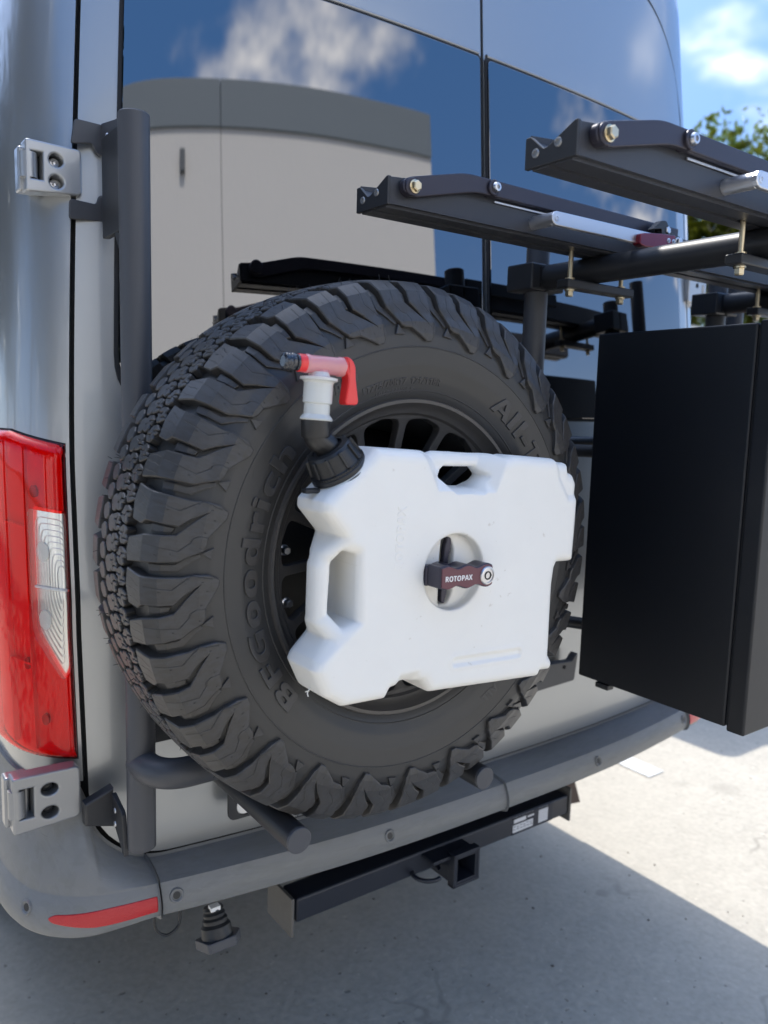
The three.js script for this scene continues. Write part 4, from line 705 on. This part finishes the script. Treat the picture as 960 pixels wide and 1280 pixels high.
// ---------------------------------------------------------------- two bike trays
function bikeTray(o, label, len) {
  const t = thing('bike_tray', label, 'bike tray', o, 'folded bike trays on the rack');
  const [X, Y, Z] = o, tr = (g) => g.translate(X, Y, Z);
  const sec = [[0.037, 0], [0.037, 0.036], [0.035, 0.0405], [0.012, 0.016], [0.004, 0.015], [-0.014, 0.0345], [-0.020, 0.035], [-0.035, 0.041], [-0.037, 0.036], [-0.037, 0]];
  // section drawn looking along +x: first coordinate is -z
  const chan = prism([[0.037, 0.004], [0.037, 0.036], [0.0335, 0.036], [0.012, 0.014], [-0.012, 0.014], [-0.0335, 0.036], [-0.037, 0.036], [-0.037, 0.004], [-0.030, 0.004], [-0.030, 0.0], [-0.006, 0.0], [-0.006, 0.003], [0.006, 0.003], [0.006, 0.0], [0.030, 0.0], [0.030, 0.004]], len, 0.0006).rotateY(Math.PI / 2);
  part('channel', tr(chan), M.trayBlack, t);
  const cap = part('end_cap', tr(prism(roundedPoly([[0.039, 0.002], [0.039, 0.037], [0.037, 0.038], [0.031, 0.038], [0.011, 0.021], [0.005, 0.021], [-0.0345, 0.0405], [-0.039, 0.0410], [-0.039, 0.002]], 0.0015, 2), 0.006, 0.001).rotateY(Math.PI / 2).translate(-0.004, 0, 0)), M.powder, t);
  for (const [z, y] of [[-0.022, 0.0175], [0.012, 0.022]]) part('cap_screw', tr(lathe([-0.004, y, z], [-1, 0, 0], [[0, 0.0003], [0.003, 0.0003], [0.0032, 0.0018], [0.0048, 0.0016], [0.0055, 0], [0, 0]], 18)), M.hingeGrey, cap);
  // cranked flat bars front and back, pivoted on bolts
  const bar = roundedPoly([[0.028, 0.0425, 0.010], [0.132, 0.0670, 0.018], [0.66, 0.0655, 0.002], [0.66, 0.0420, 0.002], [0.152, 0.0430, 0.02], [0.036, 0.0155, 0.010], [0.0165, 0.0195, 0.010], [0.0150, 0.036, 0.010]], 0.008, 6);
  for (const z of [0.0325, -0.0355]) part('side_web', tr(prism([[0, 0.034], [0, 0.0405], [0.05, 0.0455], [0.14, 0.0545], [len, 0.0545], [len, 0.034]], 0.003, 0.0006).translate(0, 0, z)), M.trayBlack, t);
  const fb = part('folding_arm', tr(prism(bar, 0.010, 0.0016, [], 2).translate(0, 0, 0.0395)), M.anodBlack, t);
  part('folding_arm', tr(prism(bar, 0.010, 0.0016, [], 2).translate(0, -0.006, -0.0495)), M.anodBlack, t);
  parts('pivot_washer', ([cyl([0.030, 0.0285, 0.036], [0.030, 0.0285, 0.053], 0.0125, 24, 0.0125, 0.001), cyl([0.186, 0.0548, 0.034], [0.186, 0.0548, 0.054], 0.0118, 24, 0.0118, 0.001), cyl([0.030, 0.0285, -0.058], [0.030, 0.0285, -0.036], 0.0145, 24, 0.0145, 0.002)]).map(tr), M.anodBlack, t);
  part('pivot_bolt', tr(mergeAll(hexBolt([0.033, 0.029, 0.0525], [0, 0, 1], 0.0082, 0.0085))), M.zinc, t);
  part('pivot_screw', tr(lathe([0.188, 0.0553, 0.053], [0, 0, 1], [[0, 0.003], [0.0028, 0.003], [0.0032, 0.006], [0.0062, 0.0058], [0.0078, 0.003], [0.0078, 0]], 22)), M.steel, t);
  part('rail_lip', tr(box(0.2, len - 0.02, 0.0372, 0.0402, 0.037, 0.0395, 0.0004)), M.alu, t);
  // ratchet strap: alloy bar with a red release lever
  const rb = part('ratchet_bar', tr(mergeAll([cyl([0.289, 0.0205, 0.036], [0.289, 0.0205, 0.082], 0.0105, 26, 0.0105, 0.0012), prism([[0.289, 0.0315], [0.55, 0.0335], [0.55, 0.0115], [0.289, 0.0100], [0.2825, 0.0122], [0.2785, 0.017], [0.2785, 0.024], [0.2825, 0.0295]], 0.008, 0.0014).translate(0, 0, 0.079)])), M.alu, t);
  part('bar_screw', tr(lathe([0.289, 0.0207, 0.0862], [0, 0, 1], [[0, 0.0006], [0.0022, 0.0006], [0.0026, 0.0016], [0.0052, 0.0014], [0.0058, 0], [0, 0]], 18)), M.alu, rb);
  part('release_lever', tr(prism(roundedPoly([[0.487, 0.0085], [0.487, 0.025], [0.498, 0.028], [0.545, 0.0335], [0.586, 0.036], [0.586, 0.012], [0.50, 0.0055]], 0.003, 3), 0.016, 0.0016).translate(0, 0, 0.080)), M.anod, t, 'red release lever');
  parts('lever_screw', ([[0.566, 0.0245], [0.580, 0.0245]].map(([x, y]) => lathe([x, y, 0.0955], [0, 0, 1], [[0, 0.0005], [0.0018, 0.0005], [0.0022, 0.0015], [0.0042, 0.0013], [0.0046, 0], [0, 0]], 16)).map(tr)), M.steel, t);
  parts('cam_hook', ([prism(roundedPoly([[0.55, 0.045], [0.575, 0.064], [0.59, 0.066], [0.60, 0.055], [0.592, 0.026], [0.58, 0.03], [0.578, 0.05]], 0.004, 3), 0.012, 0.001).translate(0, 0, 0.06), cyl([0.592, 0.018, 0.06], [0.592, 0.018, 0.09], 0.009, 20)]).map(tr), M.powder, t);
  const [hub] = parts('hub_plate', ([prism(roundedPoly([[0.575, 0.012], [0.575, 0.055], [0.60, 0.062], [0.665, 0.038], [0.70, 0.032], [0.70, 0.012]], 0.006, 3), 0.009, 0.001).translate(0, 0, 0.05), box(0.6, 0.95, 0.03, 0.062, -0.06, -0.05, 0.002)]).map(tr), M.powder, t);
  for (const [x, y] of [[0.596, 0.05], [0.634, 0.036], [0.68, 0.0285]]) { part('hub_bolt', tr(mergeAll(hexBolt([x, y, 0.0665], [0, 0, 1], 0.0072, 0.008))), M.steel, hub); part('hub_washer', tr(cyl([x, y, 0.058], [x, y, 0.067], 0.0105, 20)), M.powder, hub); }
  return t;
}
bikeTray([-0.004, 0.492, -0.105], 'black folded bike tray arm closer to the van, the lower of two in the photo', 1.42);
bikeTray([0.020, 0.4895, 0.213], 'black folded bike tray arm farther from the van, in front and higher in the photo', 1.42);

// ---------------------------------------------------------------- tow hitch and trailer socket
{
  const t = thing('tow_hitch', 'dark blue-black steel tow hitch bar with square receiver under the bumper', 'tow hitch', [0.42, -0.79, -0.37]);
  const z0 = -0.40, z1 = -0.352;
  part('cross_bar', [box(0.03, 0.80, -0.772, -0.722, z0 - 0.01, z1, 0.006, 3)], M.hitch, t);
  parts('end_plate', [box(0.017, 0.0235, -0.795, -0.716, z0 - 0.045, z1 + 0.004, 0.002), box(0.8, 0.807, -0.79, -0.705, z0 - 0.045, z1 + 0.004, 0.002)], std([0.16, 0.15, 0.135], 0.6, 0.3, { map: speck }), t);
  const rc = part('receiver', [box(0.386, 0.393, -0.792, -0.728, -0.44, -0.30, 0.001), box(0.443, 0.450, -0.792, -0.728, -0.44, -0.30, 0.001), box(0.393, 0.443, -0.735, -0.728, -0.44, -0.30, 0.001), box(0.393, 0.443, -0.792, -0.785, -0.44, -0.30, 0.001)], M.hitch, t);
  part('receiver_collar', [box(0.381, 0.388, -0.797, -0.723, -0.318, -0.298, 0.002), box(0.448, 0.455, -0.797, -0.723, -0.318, -0.298, 0.002), box(0.381, 0.455, -0.729, -0.722, -0.318, -0.298, 0.002), box(0.381, 0.455, -0.797, -0.790, -0.318, -0.298, 0.002)], M.hitch, rc);
  part('receiver_bore', [box(0.395, 0.441, -0.783, -0.737, -0.43, -0.40, 0.001)], M.rust, rc);
  parts('safety_loop', [new THREE.TorusGeometry(0.032, 0.0048, 10, 40, Math.PI * 1.6).rotateZ(1.3).rotateX(Math.PI / 2).translate(0.338, -0.762, -0.335), box(0.335, 0.39, -0.735, -0.727, -0.36, -0.31, 0.002)], M.hitch, t);
  const st = canvasTex(512, 160, (c, w, h) => { c.fillStyle = '#1a1f2c'; c.fillRect(0, 0, w, h); c.fillStyle = '#c9cbcf'; c.fillRect(10, 70, 250, 70); c.fillRect(20, 20, 150, 34); c.fillRect(190, 28, 80, 16); c.fillRect(330, 18, 120, 120); c.fillStyle = '#59606b'; for (let i = 0; i < 6; i++) c.fillRect(18 + i * 40, 82 + (i % 2) * 8, 26, 8), c.fillRect(14 + i * 42, 110, 30, 8); c.fillStyle = '#a9acb2'; for (let i = 0; i < 5; i++) c.fillRect(338, 30 + i * 20, 104, 6); });
  part('sticker', box(0.605, 0.742, -0.7695, -0.7265, z1 - 0.001, z1 + 0.0012, 0.0003, 1), new THREE.MeshStandardMaterial({ map: st, roughness: 0.5 }), t, 'worn white label on the bar');
  const p = thing('trailer_socket', 'black ribbed rubber trailer socket boot hanging under the bumper', 'trailer socket', [-0.13, -0.72, -0.35]);
  const d = V3(0.02, -1, 0.35).normalize(), c0 = V3(-0.141, -0.672, -0.352), pa = (h) => c0.clone().addScaledVector(d, h).toArray();
  part('rubber_boot', lathe(pa(0), d.toArray(), [[0, 0], [0.016, 0], [0.018, 0.004], [0.0165, 0.008], [0.0195, 0.012], [0.0185, 0.017], [0.022, 0.021], [0.0215, 0.027], [0.026, 0.032], [0.028, 0.052], [0.0, 0.054]], 30, 0.4), M.capBlack, p);
  const qz = new THREE.Quaternion().setFromUnitVectors(V3(0, 0, 1), d);
  part('socket_cover', prism(roundedPoly([[-0.034, -0.024], [0.03, -0.034], [0.042, 0.006], [0.02, 0.034], [-0.03, 0.03]], 0.006, 3), 0.017, 0.002).applyQuaternion(qz).translate(...pa(0.05)), M.powderGrey, p);
  part('cable', pipe([[-0.245, -0.655, -0.36], [-0.242, -0.682, -0.355], [-0.225, -0.695, -0.352], [-0.205, -0.685, -0.352], [-0.198, -0.655, -0.36]], 0.0024, 30, 8), M.capBlack, p);
  part('cable_tag', box(-0.152, -0.134, -0.672, -0.664, -0.348, -0.334, 0.001), M.white, p);
  const f = thing('mud_flap', 'small brown mud flap edge beyond the right end of the tow hitch', 'mud flap', [1.24, -1.02, -0.7]);
  part('flap_sheet', prism([[1.18, -0.88], [1.225, -0.90], [1.275, -1.023], [1.20, -1.012]], 0.01, 0.002).translate(0, 0, -0.705), M.rust, f);
}

// ---------------------------------------------------------------- the place around: building behind the camera, wall, hedge and trees
{
  const stucco = dataTex(512, 512, (u, v) => 0.5 + 0.5 * tileNoise(u, v, 40, 5.5, 3));
  const cream = std([0.80, 0.775, 0.73], 0.85, 0, { bumpMap: stucco, bumpScale: 0.004 }), slate = std([0.20, 0.235, 0.26], 0.6), trim = std([0.15, 0.16, 0.17], 0.6);
  // the long front is turned a little towards the van; built square about its own base point, then turned
  const b = thing('warehouse', 'cream walled building with a grey parapet, mirrored in the left rear window', 'building', [0, -H, 9.8]);
  const xs = [-18, -13.6, -9.6, -5.6, -1.6, 2.37, 7.72], zw = 9.8;
  for (let i = 0; i < xs.length - 1; i++) { part('wall_panel', box(xs[i] + 0.007, xs[i + 1] - 0.007, -H, 5.8, zw, zw + 0.25, 0.006), cream, b); part('parapet', box(xs[i] + 0.007, xs[i + 1] - 0.007, 5.8, 6.5, zw - 0.05, zw + 0.3, 0.008), slate, b); }
  part('side_wall', box(7.47, 7.712, -H, 6.1, zw + 0.27, 19, 0.006), cream, b); part('roof_slab', box(-18, 7.45, 5.5, 5.65, zw + 0.3, 19, 0.01), trim, b); part('joint_backing', box(-17.9, 7.6, -H, 5.7, zw + 0.03, zw + 0.22, 0.004), trim, b);
  part('wall_light', box(1.44, 1.56, 5.13, 5.46, zw - 0.11, zw + 0.02, 0.02), trim, b);
  for (const x of [-8.5, -1]) { const d = part('roller_door', box(x - 1.5, x + 1.5, -H, 2.2, zw - 0.03, zw + 0.06, 0.01), slate, b); for (let k = 0; k < 16; k++) part('door_slat', box(x - 1.46, x + 1.46, -H + 0.02 + k * 0.21, -H + 0.20 + k * 0.21, zw - 0.055, zw - 0.025, 0.008), slate, d); }
  b.rotation.y = 0.152;

  const far = thing('white_house', 'low white building with a flat roofline, mirrored small in the right rear window', 'house', [24, -H, 21]);
  part('wall', box(14, 34, -H, 1.35, 20, 26, 0.02), std([0.75, 0.74, 0.7], 0.8), far); part('roof', box(13.6, 34.4, 1.35, 1.6, 19.7, 26.3, 0.03), std([0.55, 0.54, 0.52], 0.8), far);
  for (let k = 0; k < 5; k++) part('window', box(16 + k * 3.6, 17.6 + k * 3.6, 0, 1.0, 19.95, 20.05, 0.01), M.glass, far);

  // the next parking space: a white vehicle, mostly hidden by the black box
  const v = thing('parked_suv', 'white parked vehicle in the next space, mostly hidden by the black box', 'car', [3.4, -H, -3.9]);
  const x0 = 2.47, x1 = 4.35, zr = -1.66, white = phy([0.78, 0.78, 0.76], 0.35, 0, { clearcoat: 1 });
  const side = roundedPoly([[-zr, -0.84], [-zr, -0.2], [-zr + 0.06, 0.12], [-zr + 0.24, 0.72], [-zr + 0.5, 0.80], [-zr + 2.6, 0.80], [-zr + 3.35, 0.14], [-zr + 4.5, 0.02], [-zr + 4.62, -0.3], [-zr + 4.6, -0.84], [-zr + 4.1, -0.86], [-zr + 3.95, -0.55], [-zr + 3.35, -0.55], [-zr + 3.2, -0.86], [-zr + 1.5, -0.86], [-zr + 1.35, -0.55], [-zr + 0.75, -0.55], [-zr + 0.6, -0.86]], 0.10, 5);
  part('body', prism(side, x1 - x0, 0.07, [], 4).rotateY(Math.PI / 2).translate(x0, 0, 0), white, v);
  const tilt = prism(roundedPoly([[x0 + 0.18, 0.16], [x1 - 0.18, 0.16], [x1 - 0.3, 0.66], [x0 + 0.3, 0.66]], 0.07, 4), 0.02, 0.004).translate(0, -0.16, 0).rotateX(-0.29).translate(0, 0.16, zr - 0.066); part('rear_window', tilt, M.glass, v);
  for (const [za, zb] of [[0.45, 1.35], [1.42, 2.5]]) for (const x of [x0 - 0.004, x1 - 0.012]) part('side_window', prism(roundedPoly([[-zr + za, 0.2], [-zr + zb, 0.2], [-zr + zb - 0.05, 0.66], [-zr + za + 0.06, 0.66]], 0.05, 4), 0.016, 0.003).rotateY(Math.PI / 2).translate(x, 0, 0), M.glass, v);
  for (const x of [x0 + 0.06, x1 - 0.06]) part('tail_light', box(x - 0.07, x + 0.07, -0.25, 0.12, zr - 0.06, zr + 0.015, 0.02), M.reflector, v);
  part('bumper', box(x0 + 0.03, x1 - 0.03, -0.82, -0.52, zr - 0.1, zr + 0.06, 0.05), M.bumper, v);
  for (const x of [x0 + 0.02, x1 - 0.24]) for (const z of [zr - 1.05, zr - 3.65]) part('wheel', lathe([x, -H + 0.36, z], [1, 0, 0], [[0, 0.02], [0.2, 0.02], [0.24, 0.0], [0.34, 0.01], [0.36, 0.04], [0.36, 0.18], [0.34, 0.21], [0.24, 0.22], [0, 0.2]], 36), M.rubber, v);
}
function leafMass(n, inside, size, up = 0.3) {                               // many small folded leaves through a volume
  const pos = [], nor = [], uv = [];
  for (let i = 0; i < n; i++) {
    const c = inside(); if (!c) continue; const a = V3(rr(-1, 1), rr(-1, 1) + up, rr(-1, 1)).normalize(), t = V3(rr(-1, 1), rr(-1, 1), rr(-1, 1)).cross(a).normalize(), s = size * rr(0.6, 1.3), w = a.clone().cross(t);
    const p0 = c.clone().addScaledVector(t, -s), p2 = c.clone().addScaledVector(t, s), p1 = c.clone().addScaledVector(w, s * 0.45).addScaledVector(a, -s * 0.12), p3 = c.clone().addScaledVector(w, -s * 0.45).addScaledVector(a, -s * 0.12);
    for (const p of [p0, p1, p2, p0, p2, p3]) { pos.push(p.x, p.y, p.z); nor.push(a.x, a.y, a.z); uv.push(0, 0); }
  }
  const g = new THREE.BufferGeometry(); g.setAttribute('position', new THREE.Float32BufferAttribute(pos, 3)); g.setAttribute('normal', new THREE.Float32BufferAttribute(nor, 3)); g.setAttribute('uv', new THREE.Float32BufferAttribute(uv, 2)); return g;
}
const leafMat = (c) => phy(c, 0.6, 0, { transmission: 0.6, thickness: 0, side: THREE.DoubleSide });
const bark = std([0.10, 0.075, 0.055], 0.9, 0, { map: speck });
function tree(x, z, h, r, col, label, n = 2600, leaf = 0.09) {
  const t = thing('tree', label, 'tree', [x, -H, z]), y0 = -H;
  part('trunk', [cyl([x, y0, z], [x + 0.1, y0 + h * 0.5, z], h * 0.03, 12, h * 0.018), ...[...Array(6)].map((_, k) => { const a = k * 1.05 + x; return cyl([x + 0.06, y0 + h * (0.32 + 0.04 * k), z], [x + Math.cos(a) * r * 0.7, y0 + h * (0.62 + 0.05 * (k % 4)), z + Math.sin(a) * r * 0.7], h * 0.012, 8, h * 0.005); })], bark, t);
  const cl = [...Array(22)].map((_, i) => { const a = i * 2.4, q = Math.sqrt((i + 0.5) / 22) * r * 0.85; return [x + Math.cos(a) * q, y0 + h * rr(0.5, 0.92) - q * 0.15, z + Math.sin(a) * q, r * rr(0.28, 0.46)]; });
  part('crown', leafMass(n, () => { const c = cl[Math.floor(rnd() * cl.length)], d = V3(rr(-1, 1), rr(-1, 1), rr(-1, 1)); if (d.length() > 1) d.normalize(); return V3(c[0] + d.x * c[3], c[1] + d.y * c[3] * 0.75, c[2] + d.z * c[3]); }, leaf), leafMat(col), t);
}
tree(12.0, -7.0, 6.7, 2.4, [0.6, 0.64, 0.2], 'yellow-green tree top beyond the right end of the bike tray', 9500, 0.085);
tree(15.2, -7.4, 7.2, 2.0, [0.45, 0.52, 0.14], 'mid green tree at the right edge of the picture', 14000, 0.06);
tree(9.9, -6.9, 6.1, 1.9, [0.6, 0.65, 0.2], 'pale green tree top beside the right edge of the van', 8000, 0.08);
tree(21, 28, 6, 3, [0.07, 0.12, 0.03], 'dark tree behind the low white house', 1500, 0.16);
tree(29, 30, 7, 3.4, [0.06, 0.10, 0.03], 'tall dark tree at the far end of the low white house', 1500, 0.17);
for (let i = 0; i < 8; i++) tree(-5.2 - (i % 2) * 0.8, 3.6 - i * 3.3, 5.6 + (i % 3) * 0.8, 2.7, [0.055, 0.085, 0.028], ['rounded dark tree left of the van, nearest the camera', 'dark tree left of the van, second from the camera', 'tall dark tree left of the van, third from the camera', 'rounded dark tree left of the van, fourth from the camera', 'dark tree left of the van, fifth from the camera', 'tall dark tree left of the van, sixth from the camera', 'rounded dark tree left of the van, seventh from the camera', 'dark tree left of the van, farthest ahead'][i], 2600, 0.15);
renderer.render(scene, camera);
